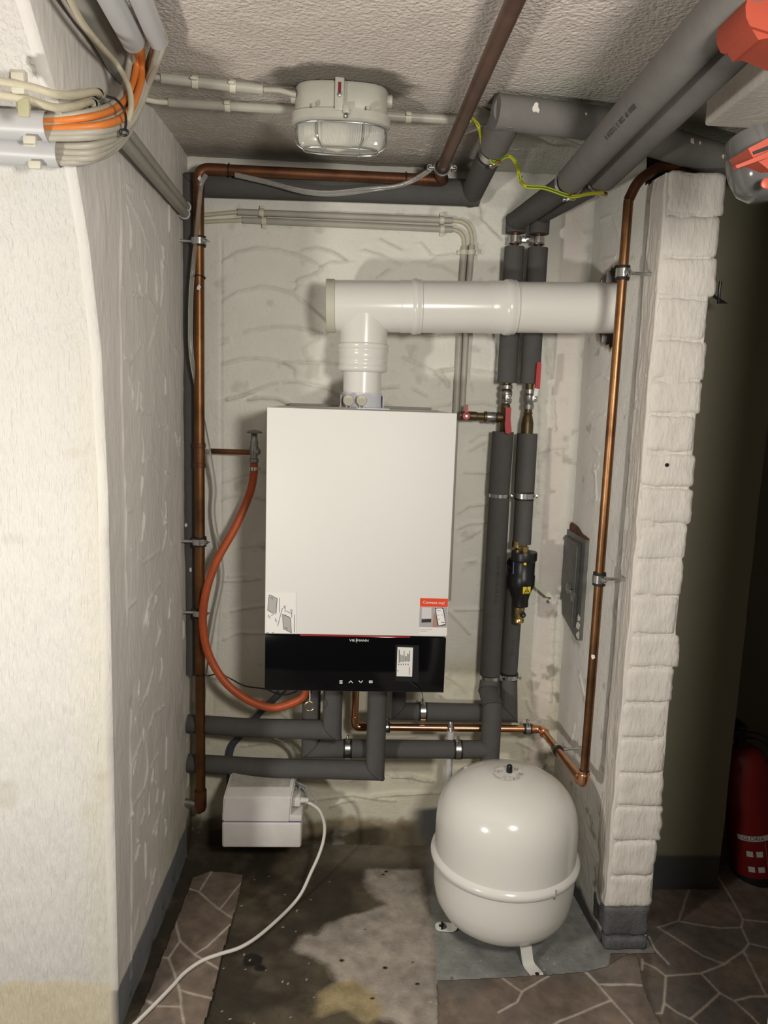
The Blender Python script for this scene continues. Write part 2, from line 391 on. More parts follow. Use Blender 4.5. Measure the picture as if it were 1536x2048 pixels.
C = mixc(C, (.42,.40,.35), sst(1.99, 2.04, Z+.05*n3)*.6)
for l in RID:  # thin shadow lines under the trowel ridges, painted into the colour
    p = [at(x, y, y=0) for x, y in l]; D, S = line_dist(U, Z, [(q.x, q.z-.003) for q in p], .012)
    C = mixc(C, (.40,.37,.29), np.exp(-(D/.0035)**2)*.38*np.clip(.5+1.6*fbm(U*30, Z*30, 120), 0, 1))
Pos = np.stack([U, -H, Z], -1)
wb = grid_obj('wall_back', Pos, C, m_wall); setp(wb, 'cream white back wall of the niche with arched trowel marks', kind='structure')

# ------------------------------------------------------------------ left wall: niche side and the bright front face
zt = [-.02, 1.2, 1.475, 1.657, 1.78, 1.908, 1.944, 2.06]; yt = [-.722, -.720, -.742, -.794, -.852, -.972, -1.008, -1.12]
def front_y(z): return np.interp(z, zt, yt)
nz = 420; zz = np.linspace(-.01, CEIL+.01, nz)
sA = np.linspace(-1.25, -.02, 230)                  # along the front face towards the corner (offset from the corner in x)
sB = np.linspace(0, 1, 260)                         # along the niche side
Zg, _ = np.meshgrid(zz, np.zeros(len(sA)), indexing='ij'); SA = np.tile(sA, (nz, 1))
FY = front_y(Zg); XA = LWX(FY)+SA
hA = .010*fbm(XA*4, Zg*4, 201)+.003*fbm(XA*22, Zg*9, 205)+.0012*fbm(XA*70, Zg*30, 207)
PA = np.stack([XA, FY-hA, Zg], -1)
CA = np.ones(XA.shape+(3,))*np.array((.70,.68,.645)); na = fbm(XA*6, Zg*6, 210); nb = fbm(XA*25, Zg*25, 214)
zband = at(100, 1965, y=-.722).z
CA = mixc(CA, (.70,.60,.40), sst(zband+.006, zband-.006, Zg+.02*nb)*.75)
CA = mixc(CA, (.60,.55,.44), sst(.2,.34,na+.3*nb)*.5); CA = mixc(CA, (.70,.665,.52), sst(-.10,-.02,SA+.03*nb)*sst(1.8,1.2,Zg)*.4)
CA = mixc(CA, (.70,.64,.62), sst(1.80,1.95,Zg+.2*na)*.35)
for cx, cy, rx, ry, f in ((28,1078,24,12,.25),(155,905,26,10,.18),(15,1590,22,34,.35),(205,1550,22,16,.3)):
    q = at(cx, cy, y=-.722); e = ((XA-q.x)/(rx/1000))**2+((Zg-q.z)/(ry/1000))**2
    CA = mixc(CA, (.52,.47,.37), np.clip(1.2-e+2*nb, 0, 1)*f)
Zh, SB = np.meshgrid(zz, sB, indexing='ij'); FYb = front_y(Zh); YB = FYb*(1-SB)+.012*SB
hB = .010*fbm(YB*4, Zh*4, 221)+.0035*fbm(YB*22, Zh*10, 225)+.0012*fbm(YB*70, Zh*30, 227)
rl = []
LT = crop_lines(0, 300, 2.048, [[(520,190),(570,290),(615,410)],[(590,210),(640,330),(670,420)],[(530,310),(530,400)],[(560,510),(580,590)],[(600,500),(600,580)],[(660,450),(665,560),(660,640)],[(500,560),(525,585),(570,600),(600,590),(650,680),(630,760),(610,825)],
 [(510,850),(530,870),(580,790),(590,810)],[(640,850),(680,930),(680,1000)],[(690,760),(740,850)],[(570,950),(560,1060),(620,1080)],[(655,1130),(690,1125),(685,1140)],[(590,1240),(620,1270),(650,1330)],[(580,1340),(575,1420)],[(520,1470),(545,1475),(520,1480)],
 [(665,1480),(685,1560),(670,1640)],[(590,1490),(580,1600)],[(540,1640),(590,1690),(660,1640)],[(700,1600),(720,1640)],[(660,1770),(610,1850),(590,1950)],[(530,1870),(560,1840)],[(490,60),(492,560),(500,1000),(515,1450),(520,1750),(525,1950)],[(680,1320),(700,1350)],[(720,1160),(740,1250)],[(690,200),(690,330)],[(520,150),(545,165)]])
LT += crop_lines(0, 1300, 2.738, [[(840,100),(800,250),(770,300)],[(900,300),(840,350),(800,480),(810,650),(790,760),(730,860)],[(780,480),(720,640)],[(715,330),(715,600),(720,1000),(715,1500),(715,1800)],[(910,480),(905,650)],[(820,780),(820,900)],[(880,880),(840,1000)],
 [(800,1060),(800,1250)],[(850,1200),(800,1400)],[(760,1420),(730,1560)],[(870,560),(830,640)],[(740,380),(760,440)]])
for l in LT: rl.append([(atL(x, y).y, atL(x, y).z) for x, y in l])
for k in range(30):
    y0 = random.uniform(-.60, -.03); z0 = random.uniform(.2, 1.95); ln = random.uniform(.02, .06)
    rl.append([(y0, z0), (y0+random.uniform(-.02,.02), z0-ln*.5), (y0+random.uniform(-.03,.03), z0-ln)])
for k, l in enumerate(rl):
    D, S = line_dist(YB, Zh, l, .02); a = .3+1.2*vn(YB*30+k, Zh*30, 240); hB += a*.0042*np.exp(-(D/.0030)**2)
XB = LWX(YB)+hB*sst(0, .03, SB)+.0
rc = .02*np.exp(-SB/.02)                            # rounded arris
PB = np.stack([XB-rc*.35*0, YB, Zh], -1)
CB = np.ones(XB.shape+(3,))*np.array((.755,.725,.69)); nc = fbm(YB*6, Zh*6, 250); ndd = fbm(YB*25, Zh*25, 255)
CB = mixc(CB, (.62,.585,.44), sst(.55,.15,Zh+.3*nc)*.7*sst(-.5,-.1,YB)); CB = mixc(CB, (.60,.56,.40), sst(-.05,-.005,YB+.02*ndd)*.5)  # second mix paints the shade of the back corner into the colour
zs = .105+.012*ndd
CB = mixc(CB, (.20,.21,.225), sst(zs+.004, zs-.004, Zh)*sst(-.06,-.09,YB+.02*ndd))
CB = mixc(CB, (.08,.065,.04), sst(.14,.08,Zh+.05*ndd)*sst(-.09,-.06,YB))
CB = mixc(CB, (.06,.045,.035), (ndd > .24)*sst(zs,zs-.01,Zh)*.9); CB = mixc(CB, (.42,.40,.36), sst(.2,.33,nc+.4*ndd)*.35)
Pos = np.concatenate([PA, PB], 1); Cc = np.concatenate([CA, CB], 1)
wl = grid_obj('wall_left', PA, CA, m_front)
m_side = mat('trowelled_white_paint', (.8,.8,.8), .5, attr='col', var=.06, vscale=6, bump=.45, bscale=80, stretch=(1,1,.35), spec=.45, detail=5)
grid_obj('niche_side', np.concatenate([PA[:,-1:], PB], 1), np.concatenate([CA[:,-1:], CB], 1), m_side, parent=wl); setp(wl, 'brightly lit white pier at the left with brushed paint', kind='structure')

# ------------------------------------------------------------------ ceiling
U, Y = np.meshgrid(np.linspace(-1.6, 1.7, 460), np.linspace(-1.75, .03, 330))
H = .010*fbm(U*4, Y*4, 301)+.0045*fbm(U*18, Y*18, 305)+.0030*fbm(U*45, Y*45, 309)
for k in range(26):
    x0 = random.uniform(-.4, .6); y0 = random.uniform(-1.1, -.1); D, S = line_dist(U, Y, [(x0, y0), (x0+random.uniform(.05,.25), y0+random.uniform(-.05,.05))], .02); H += .003*np.exp(-(D/.004)**2)
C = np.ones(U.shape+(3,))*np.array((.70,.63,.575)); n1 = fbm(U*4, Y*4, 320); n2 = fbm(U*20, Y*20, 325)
C = mixc(C, (.50,.47,.42), sst(-.60,-.42,Y+.12*n1)*.55); C = mixc(C, (.30,.27,.22), sst(-.14,-.03,Y+.08*n2)*.7)  # shade towards the back of the ceiling painted into its colour
q = V((-.03,-.56)); e = np.sqrt(((U-q.x)/.145)**2+((Y-q.y)/.10)**2); C = mixc(C, (.10,.09,.07), sst(1.15,.85,e+.5*n2)*.85)   # darker patch round the lamp
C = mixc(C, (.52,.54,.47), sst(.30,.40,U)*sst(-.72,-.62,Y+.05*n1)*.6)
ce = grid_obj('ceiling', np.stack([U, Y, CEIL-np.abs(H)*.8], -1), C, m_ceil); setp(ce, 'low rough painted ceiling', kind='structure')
bmm = at(1405, 255, z=1.93)
bv = box((bmm.x+.45, (-.73-1.9)/2, 1.93+.06), (.90, 1.17, .12), .006); b = mk('trim_1', bv, mat('beam_paint', (.70,.655,.60), .6, bump=.5, bscale=80, var=.1), smooth=True)
setp(b, 'painted downstand beam at the upper right', kind='structure')

# ------------------------------------------------------------------ right wall with brick pier
nu, nv = 130, 510
Yg, Zg = np.meshgrid(np.linspace(-.445, .01, nu), np.linspace(-.01, CEIL+.01, nv))
H = .010*fbm(Yg*4, Zg*4, 401)+.003*fbm(Yg*18, Zg*14, 405)+.001*fbm(Yg*60, Zg*40, 409)
for l in crop_lines(1050, 480, 4.875, [[(680,1370),(750,1320),(820,1350)], [(620,1710),(660,1670)], [(720,1730),(780,1700)], [(640,1420),(600,1500)]]) + \
         crop_lines(1140, 780, 5.907, [[(200,310),(270,260)], [(190,560),(220,550),(240,570)], [(285,680),(350,760)], [(280,1310),(350,1300)], [(300,960),(340,900)]]) + \
         [[(1200,440),(1225,430),(1240,470)], [(1190,930),(1195,1000)], [(1160,1350),(1170,1400)], [(1150,1450),(1140,1500)], [(1205,520),(1230,515)], [(1120,1580),(1135,1600)]]:
    p = [atR(x, y) for x, y in l]; D, S = line_dist(Yg, Zg, [(a.y, a.z) for a in p], .02); H += .004*np.exp(-(D/.004)**2)
C = np.ones(Yg.shape+(3,))*np.array((.83,.81,.765)); n1 = fbm(Yg*6, Zg*6, 420); n2 = fbm(Yg*24, Zg*24, 425)
C = mixc(C, (.42,.39,.31), sst(.16,.30,n2+.4*n1)*sst(.5,.2,Zg+.1*n1)*.7); C = mixc(C, (.34,.30,.22), sst(.42,.05,Zg+.2*n1)*sst(-.32,-.18,Yg+.04*n2)*.75)
C = mixc(C, (.50,.50,.46), sst(-.12,-.05,Yg+.03*n2)*.4); C = mixc(C, (.10,.10,.10), sst(.06,.03,Zg+.05*n2)); C = mixc(C, (.36,.35,.28), sst(.2,.3,n2)*.5)
hc = atR(1205, 616); e = ((Yg-(-.18))/.080)**2+((Zg-(hc.z+.002))/.100)**2+3.2*fbm(Yg*14, Zg*14, 430)
e2 = np.maximum(e, ((Yg+.18)/.115)**2)
fl = e2 < 1.0
C = mixc(C, (.25,.15,.09), sst(1.5, 1.05, e)*.8)
Xg = RWX(Yg)-H*.9
hm = ~(fl[:-1,:-1] & fl[1:,:-1] & fl[1:,1:] & fl[:-1,1:])
hm &= ~((Zg[1:,1:]+.02*n2[1:,1:] > 1.925) & (Yg[:-1,:-1]+.02*n2[:-1,:-1] < -.345))
wr = grid_obj('wall_right', np.stack([Xg, Yg, Zg], -1), C, m_wall, mask=hm, flip=True); setp(wr, 'white plastered right wall ending in a painted brick pier', kind='structure')
mk('wall_core', join(box((.765, -.245, .45), (.105, .43, .92)), box((.765, -.245, 1.845), (.105, .43, .15)), box((.765, -.385, 1.42), (.105, .15, 1.0)), box((.765, -.03, 1.42), (.105,.06,1.0)), box((.765,-.2,1.18),(.105,.4,.6))), m_brick, wr, smooth=False)
mk('hole_lining', box((.80,-.2,1.6),(.03,.4,.5)), m_brickb, wr, smooth=False)
zc = [1.927,1.833,1.74,1.651,1.557,1.465,1.387,1.294,1.214,1.127,1.038,.948,.851,.766,.675,.582,.489,.40,.304,.208,.118,.034,-.005]
def rough_box(x0, x1, y0, y1, z0, z1, seed, amp=.003, bev=.008, cuts=6):
    bm = bmesh.new(); bmesh.ops.create_cube(bm, size=1)
    for v in bm.verts: v.co = V(((x0+x1)/2+v.co.x*(x1-x0), (y0+y1)/2+v.co.y*(y1-y0), (z0+z1)/2+v.co.z*(z1-z0)))
    bmesh.ops.bevel(bm, geom=list(bm.edges), offset=bev, segments=2, affect='EDGES', profile=.5)
    bmesh.ops.subdivide_edges(bm, edges=[e for e in bm.edges if e.calc_length() > .03], cuts=cuts, use_grid_fill=True)
    P = np.array([v.co[:] for v in bm.verts]); s = seed*3.7
    dx = fbm(P[:,1]*40+s, P[:,2]*40+P[:,0]*30, 501); dy = fbm(P[:,0]*40+s, P[:,2]*40+P[:,1]*30, 505); dz = fbm(P[:,0]*40+s, P[:,1]*40, 509)
    for i, v in enumerate(bm.verts): v.co += V((dx[i], dy[i]*.8, dz[i]))*amp*2.5
    vs = [v.co.copy() for v in bm.verts]; bm.verts.index_update(); fs = [tuple(v.index for v in f.verts) for f in bm.faces]; bm.free()
    return vs, fs
random.seed(11)
edge = [.838,.832,.836,.826,.830,.824,.818,.828,.832,.824,.822,.818,.830,.824,.820,.818,.822,.828,.822,.820,.822,.826]
for i in range(len(zc)-1):
    gap = .0022 if i not in (6,) else .008
    x0 = .702+random.uniform(-.002, .004)
    mk('brick', rough_box(x0, edge[i]+random.uniform(-.003,.003), -.4705+random.uniform(-.0015,.0015), -.375, zc[i+1]+gap/2-.001, zc[i]-gap/2+.001, i+1, amp=.0046, bev=.0105), m_brickg if i >= 20 else m_brick, wr, ang=60)
# mortar skin just behind the brick faces so that joints are shallow and painted
mk('mortar', rough_box(.6985, .820, -.4665, -.38, .12, 1.922, 77, amp=.0046, bev=.004, cuts=40), m_brick, wr, ang=60)
mk('mortar', rough_box(.708, .812, -.462, -.38, -.002, .13, 78, amp=.003, bev=.004, cuts=8), m_brickg, wr, ang=60)
mk('drill_hole', lathe([(.0045,-.001),(.0045,.0015),(.0001,.0016)], at(1334,930,y=-.4745), (0,-1,0), 12), m_hole, wr)

# ------------------------------------------------------------------ passage on the right
U, Z = np.meshgrid(np.linspace(.80, 1.128, 60), np.linspace(-.01, CEIL, 240))
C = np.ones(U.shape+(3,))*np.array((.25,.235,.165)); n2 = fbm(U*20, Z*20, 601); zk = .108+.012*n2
C = mixc(C, (.085,.085,.085), sst(zk+.004, zk-.004, Z)); e = sst(1.10, 1.128, U)
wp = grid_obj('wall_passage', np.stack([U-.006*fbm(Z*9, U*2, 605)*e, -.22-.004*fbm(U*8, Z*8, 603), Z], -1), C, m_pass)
setp(wp, 'dim olive wall with grey painted foot behind the brick pier', kind='structure')
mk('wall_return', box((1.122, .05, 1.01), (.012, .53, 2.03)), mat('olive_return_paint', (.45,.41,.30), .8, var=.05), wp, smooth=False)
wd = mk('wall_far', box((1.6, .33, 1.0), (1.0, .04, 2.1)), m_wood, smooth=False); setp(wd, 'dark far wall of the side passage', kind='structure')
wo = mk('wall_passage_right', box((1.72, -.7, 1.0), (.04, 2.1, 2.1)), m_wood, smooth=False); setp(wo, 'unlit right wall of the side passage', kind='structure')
wj = mk('wall_light_blocker', box((1.20, -1.28, 1.02), (1.06, .12, 2.05), .01), mat('light_blocker_paint', (.66,.62,.55), .7, var=.06, bump=.3, bscale=60)); setp(wj, 'added unseen partition beside the passage opening, blocking light', kind='structure')  # unseen wall added to keep lamp light out of the passage
mk('wall_hook', sweep([at(1424,590,y=-.40)+V((.0,0,0)), at(1446,604,y=-.40), at(1437,604,y=-.40), at(1441,562,y=-.40)], .0035, 8), m_blk, None)
h = bpy.data.objects['wall_hook']; setp(h, 'small black hook on the far side of the brick pier', 'hook')

# ------------------------------------------------------------------ floor
U, Y = np.meshgrid(np.linspace(-1.3, 1.75, 620), np.linspace(-1.75, .34, 430))
U = np.where(True, U, U)
def fl_poly(pts): return [(at(x, y, z=0).x, at(x, y, z=0).y) for x, y in pts]
def c6(pts): return [(200+x/2.194, 1650+y/2.194) for x, y in pts]
Ug = np.concatenate([np.linspace(-1.3,-.55,60), np.linspace(-.545,.80,400), np.linspace(.81,1.75,60)])
Yg_ = np.concatenate([np.linspace(-1.75,-.95,50), np.linspace(-.945,.02,300), np.linspace(.03,.34,12)])
U, Y = np.meshgrid(Ug, Yg_); wx = .022*fbm(U*14, Y*14, 701)+.008*fbm(U*60, Y*60, 705); wy = .022*fbm(U*14, Y*14, 711)+.008*fbm(U*60, Y*60, 715)
n1 = fbm(U*7, Y*7, 720); n2 = fbm(U*30, Y*30, 725); n3 = fbm(U*90, Y*90, 728)
C = np.ones(U.shape+(3,))*np.array((.052,.043,.031))
C = mixc(C, (.14,.115,.078), sst(-.05,.25,n1+.3*n2)*.8); C = mixc(C, (.020,.016,.012), sst(.10,.30,fbm(U*5,Y*5,733))*.8)
back = sst(-.17,-.05,Y+.04*n1)*sst(-.15,.12,U+.05*n2); C = mixc(C, (.26,.225,.165), back*.75)
C = mixc(C, (.30,.29,.265), sst(.24,.30,U+.05*n1)*.9)
pl = fl_poly(c6([(850,545),(890,480),(960,480),(1000,430),(1100,390),(1260,350),(1200,310),(1165,260),(1160,190),(1400,190),(1460,420),(1480,700),(1530,873),(1500,1000),(1370,900),(1200,830),(1180,860),(1080,770),(1010,740),(1040,690),(1010,610),(940,580)]))
ins = soft_inside(U, Y, pl, wx, wy)[..., None]; C = C*(1-ins)+ins*np.array((.40,.355,.305))*(1+.8*n2[..., None]+1.0*n1[..., None])
pl = fl_poly(c6([(960,745),(1030,690),(1120,680),(1215,740),(1240,830),(1190,880),(1140,840),(1080,800),(950,850)])); ins = soft_inside(U, Y, pl, wx, wy)[..., None]
C = C*(1-ins)+ins*np.array((.42,.335,.185))*(1+.8*n2[..., None])
pg = fl_poly([(858,1790),(870,1870),(872,1968),(1000,1964),(1110,1958),(1222,1940),(1225,1800),(1180,1700),(900,1700)]); ins = inside(U+wx*.3, Y+wy*.3, pg)
C = np.where(ins[..., None], np.array((.29,.295,.28))*(1+.6*n2[..., None]+.7*n1[..., None]), C)
C = mixc(C, (.055,.052,.045), sst(.26,.36,n2+.25*n3)*.7*ins)
for cx, cy, r_ in ((684,1919,.008),(745,1995,.006),(770,1934,.006),(772,1742,.006),(766,1748,.006),(730,1857,.003),(835,1966,.007),(825,1923,.004),(505,1920,.03),(520,1935,.02)):
    q = at(cx, cy, z=0); e = (((U-q.x)/r_)**2+((Y-q.y)/(r_*.7))**2)+2*n2; C = mixc(C, (.018,.015,.012), sst(1.3,.7,e))
for k in range(60):
    q = at(random.uniform(430,1200), random.uniform(1740,2048), z=0); e = np.hypot(U-q.x, Y-q.y); C = mixc(C, (.55,.53,.48), (e < .0022)*1.0)
fo = grid_obj('floor', np.stack([U, Y, .003*fbm(U*6, Y*6, 740)-.002], -1), C, m_floor); setp(fo, 'damp stained concrete floor', kind='structure')

def vinyl(name, outline, lines, label, step=.0030, z0=.0022, lift=None, tone=1.0, curl=None):
    P = np.array([(p[0], p[1]) for p in outline]); mn = P.min(0); mx = P.max(0)
    U, Y = np.meshgrid(np.arange(mn[0]-step, mx[0]+step*2, step), np.arange(mn[1]-step, mx[1]+step*2, step))
    wob = .0035*fbm(U*40, Y*40, 801); ins = inside(U+wob, Y+wob, outline)
    n1 = fbm(U*9, Y*9, 810); n2 = fbm(U*40, Y*40, 815)
    C = np.ones(U.shape+(3,))*np.array((.225,.175,.140))*(1+.9*n1[..., None]+.5*n2[..., None])*tone
    C = mixc(C, np.array((.165,.152,.138))*tone, sst(.05,.25,fbm(U*7+9, Y*7, 821))*.8)
    for l in lines:
        D, S = line_dist(U+.004*fbm(U*25,Y*25,830), Y+.004*fbm(U*25,Y*25,835), l, .012)
        C = mixc(C, (.62,.55,.47), np.exp(-(D/.0030)**4)*.85)
    Zv = z0+np.zeros(U.shape)+.002*(fbm(U*6, Y*6, 840)+.25)
    if curl is not None: Zv = Zv+curl(U, Y)
    q = ins[:-1,:-1] & ins[1:,:-1] & ins[1:,1:] & ins[:-1,1:]
    top = grid_obj(name, np.stack([U, Y, Zv], -1), C, m_vinyl, mask=q)
    sm = top.modifiers.new('thickness', 'SOLIDIFY'); sm.thickness = .0018; sm.offset = 0
    return setp(top, label, 'vinyl flooring')
def fl_lines(ls): return [fl_poly(l) for l in ls]
def c5(pts): return [(1100+x/3.523, 1560+y/3.523) for x, y in pts]
def c8(pts): return [(840+x/3.84, 1480+y/3.84) for x, y in pts]
vinyl('vinyl_strip', fl_poly(c6([(400,235),(480,205),(560,208),(628,222),(615,300),(582,420),(550,530),(522,640),(495,760),(455,890),(430,960),(80,1000),(150,873),(200,765),(330,430),(385,290)])),
      fl_lines([c6(l) for l in ([(390,285),(430,297),(520,375),(580,412)], [(440,290),(490,210)], [(525,375),(620,260)], [(332,430),(350,515),(425,582),(525,640)], [(350,515),(303,590),(275,588)], [(415,575),(470,540),(575,440)],
      [(303,590),(330,670),(350,740),(355,805),(370,880)], [(345,730),(420,750),(490,768)], [(180,765),(250,800),(355,805)])]),
      'loose strip of brown stone-print vinyl along the left wall')
crl = at(1262, 1935, z=0)
vinyl('vinyl_offcut', fl_poly([(874,1967),(996,1962),(1100,1955),(1165,1950),(1214,1943),(1253,1928),(1270,1928),(1276,1938),(1287,1980),(1318,2048),(1340,2110),(870,2110),(876,2040)]),
      fl_lines([c5(l) for l in ([(245,1378),(330,1460),(430,1575),(500,1650),(560,1719),(640,1830)], [(330,1462),(430,1465),(660,1477)], [(430,1575),(250,1650),(80,1719),(-120,1830)], [(640,1360),(660,1477)])] +
               [c8(l) for l in ([(630,1855),(780,1960),(985,1842)], [(780,1960),(740,2040),(600,2120)], [(1275,1810),(1370,1905),(1535,1910)])]),
      'brown stone-print vinyl piece curling up in front of the tank', z0=.008, curl=lambda U, Y: .022*np.exp(-(((U-crl.x)/.07)**2+((Y-crl.y)/.05)**2)))
vinyl('vinyl_sheet', [(.715,-.485), (at(1216,1945,z=0).x, at(1216,1945,z=0).y), (at(1200,2110,z=0).x,-.84), (1.70,-.84), (1.70,.30), (1.13,.30), (1.13,-.225), (.835,-.225), (.835,-.485)],
      fl_lines([c5(l) for l in ([(980,775),(950,870),(905,1000)], [(905,1000),(1060,1030),(1210,1050),(1345,1045)], [(905,1000),(760,1045)], [(1180,680),(1300,880),(1358,990),(1530,1010)], [(1358,990),(1345,1045),(1400,1160),(1530,1190)],
      [(1400,1160),(1360,1210),(1230,1305),(1065,1370),(815,1388),(740,1330),(650,1290)], [(760,1045),(900,1130),(1080,1250),(1230,1305)], [(1360,1210),(1430,1340),(1520,1525)], [(1065,1370),(1195,1505),(1300,1565),(1425,1680),(1500,1760)],
      [(1195,1505),(1100,1600),(990,1690)], [(1300,1560),(1420,1530),(1540,1530)], [(815,1388),(800,1580),(785,1655),(740,1655)], [(800,1580),(900,1650),(1000,1700),(1080,1760)], [(565,1200),(565,1290)], [(410,1200),(410,1350)], [(648,1270),(648,1345)], [(695,1110),(740,1200),(835,1305)], [(1540,1525),(1700,1500)])]),
      'brown stone-print vinyl sheet covering the side passage floor', step=.0034, z0=.0015)

# ------------------------------------------------------------------ common fittings
def clamp(parent, c, d, r, out, wd=.016, name='pipe_clamp', rubber=True, rod=None):
    """two-part steel pipe clamp: rubber lining, steel band, screw lugs; out = direction of the lug"""
    c = V(c); d = V(d).normalized(); out = V(out); out = (out-d*out.dot(d)).normalized()
    k = mk(name, join(hollow([c-d*wd*.40, c+d*wd*.40], r+.0060, .002), box(c+out*(r+.010), (.004,.010,.010), .001, Matrix((out, d, out.cross(d))).transposed()),
        box(c+out*(r+.009)+out.cross(d)*.004, (.012,.003,.003), 0, Matrix((out, d, out.cross(d))).transposed())), m_zinc, parent)
    if rubber: mk('rubber_lining', hollow([c-d*wd*.68, c+d*wd*.68], r+.0045, .0042), m_rub, k)
    s = out.cross(d)
    mk('clamp_screw', join(cyl(c+out*(r+.011)-s*.012, c+out*(r+.011)+s*.012, .0022, 8), lathe([(.0045,0),(.0045,.004),(.002,.0045)], c+out*(r+.011)+s*.009, s, 10)), m_zinc, k)
    if rod is not None: mk('threaded_rod', sweep([c-(c-V(rod)).normalized()*-0.0 + (V(rod)-c).normalized()*(r+.003), V(rod)], .0042, 10), m_zinc, k)
    return k
def sleeve(parent, path, r, m=None, name='insulation_sleeve', n=24):
    P = [V(p) for p in path]; vf = sweep(P, r, n); o = mk(name, vf, m or m_foam, parent, ang=35)
    if len(vf[0]) == n*len(P):
        for i in range(1, len(P)-1):
            if (P[i]-P[i-1]).angle(P[i+1]-P[i]) > .35: mk('mitre_seam', closed_tube([P[i]+(v-P[i])*1.004 for v in vf[0][i*n:(i+1)*n]], .0011, 6), m_ink, o)
    return o

# ------------------------------------------------------------------ boiler
BX0, BX1, BY, BZ0, BZ1 = -.1935, .2695, -.36, .651, 1.370
BC = (BX0+BX1)/2
boiler = thing('gas_boiler', 'white wall-hung boiler with black glass control strip', 'boiler', (BC, -.03, BZ0))
zbk = at(700, 1271, y=BY).z
mk('casing', box((BC, -.185, (BZ0+BZ1)/2+.001), (BX1-BX0-.006, .31, BZ1-BZ0-.004), .003), m_white, boiler)
mk('front_panel', box((BC, BY+.011, (zbk+BZ1)/2+.0005), (BX1-BX0, .022, BZ1-zbk-.001), .0022), m_white, boiler)
cp = mk('control_panel', box((BC, BY+.011, (zbk+BZ0)/2-.001), (BX1-BX0-.002, .022, zbk-BZ0-.004), .0016), m_glass, boiler)
mk('panel_edge', box((BC, BY+.013, BZ0+.001), (BX1-BX0-.002, .020, .0022)), m_zinc, cp, smooth=False)
mk('light_strip', box((BC-.002, BY+.0005, zbk-.0015), (.28, .003, .0032), .001), m_redl, cp)
fy = BY-.0007
def pr(pts): return [V((p[0], fy, p[1])) for p in pts]
def fpt(px, py, e=0.0): q = at(px, py, y=fy); return V((q.x, fy-e, q.z))
def flat(polys, e=0.0):
    vs, fs = [], []
    for pl in polys:
        k = len(vs); vs += [fpt(x, y, e) for x, y in pl]; fs.append(tuple(range(k, k+len(pl))))
    return vs, fs
def stroke(pts, wpx, e=0.0):
    out = []
    for (x0, y0), (x1, y1) in zip(pts[:-1], pts[1:]):
        L_ = math.hypot(x1-x0, y1-y0) or 1; nx, ny = -(y1-y0)/L_*wpx/2, (x1-x0)/L_*wpx/2
        out.append([(x0+nx, y0+ny), (x1+nx, y1+ny), (x1-nx, y1-ny), (x0-nx, y0-ny)])
    return out
lx = V((1,0,0)); lz = V((0,0,1))
c_ = fpt(714, 1281); 
tv = place_text('VIE', .0085, c_+lx*-.0125+V((0,-.0003,0)), lx, lz, 1.25); tm = place_text('MANN', .0085, c_+lx*.0145+V((0,-.0003,0)), lx, lz, 1.2)
ts1 = place_text('S', .0072, c_+lx*-.0015+lz*.0024+V((0,-.0003,0)), lx, lz, 1.1); ts2 = place_text('S', .0072, c_+lx*-.0015-lz*.0026+V((0,-.0003,0)), lx, lz, 1.1)
o = mk('brand_lettering', join(tv, ts1, ts2, tm), m_wprint, cp, smooth=False); setp(o, 'white brand lettering on the black strip')
def rect(x0, y0, x1, y1): return [(x0,y0),(x1,y0),(x1,y1),(x0,y1)]
mk('touch_symbols', flat([rect(679,1360.5,685,1362), rect(679,1363,685,1364.5), rect(679,1365.5,685,1367)] + stroke([(697.5,1366),(701.5,1361.5),(705.5,1366)],1.3) + stroke([(717.5,1361),(721.5,1365.5),(725.5,1361)],1.3) + [rect(738,1361,745,1362), rect(738,1365,745,1366), rect(738,1362,739.5,1365), rect(743.5,1362,745,1365), rect(740.5,1362.5,742.5,1364.5)], .0004), m_wprint, cp, smooth=False)
fm = mk('label_film', prism([fpt(*p) for p in ((791,1289),(838,1291),(837,1364),(790,1362))], (0,-.0006,0)), m_film, cp, smooth=False)
lb = mk('rating_label', prism([fpt(*p) for p in ((795,1294),(826,1295),(824,1353),(793,1352))], (0,-.0011,0)), m_paper, cp, smooth=False)
random.seed(5)
bars = [rect(797.5+0*k, 1299+k*0, 799, 1325)]
for k in range(9):
    x = 801+k*2.2; bars.append(rect(x, 1301+random.uniform(0,12), x+1.1, 1324+random.uniform(-2,0)))
for k in range(5): bars.append(rect(797+k*4.6, 1327, 798.4+k*4.6, 1330))
bars.append(rect(818,1333,819,1350)); bars.append(rect(794.6,1340,796.2,1342))
mk('label_print', flat(bars, .0013), m_ink, lb, smooth=False)
s1 = mk('instruction_sticker', prism([fpt(*p) for p in ((533.5,1184),(592,1185),(592,1267),(532.5,1266))], (0,-.0003,0)), mat('sticker_paper', (.84,.82,.79), .5), boiler, smooth=False)
setp(s1, 'pale sticker with line drawings of opening the front')
def k1(pts): return [(520+x/15.36, 1190+y/15.36) for x, y in pts]
mk('sticker_drawing', flat([k1([(285,-20),(330,0),(530,110),(500,545),(420,570),(232,470),(275,0)]), k1([(695,585),(930,700),(968,1160),(720,1035)])], .0005), m_gprint, s1, smooth=False)
LN = []
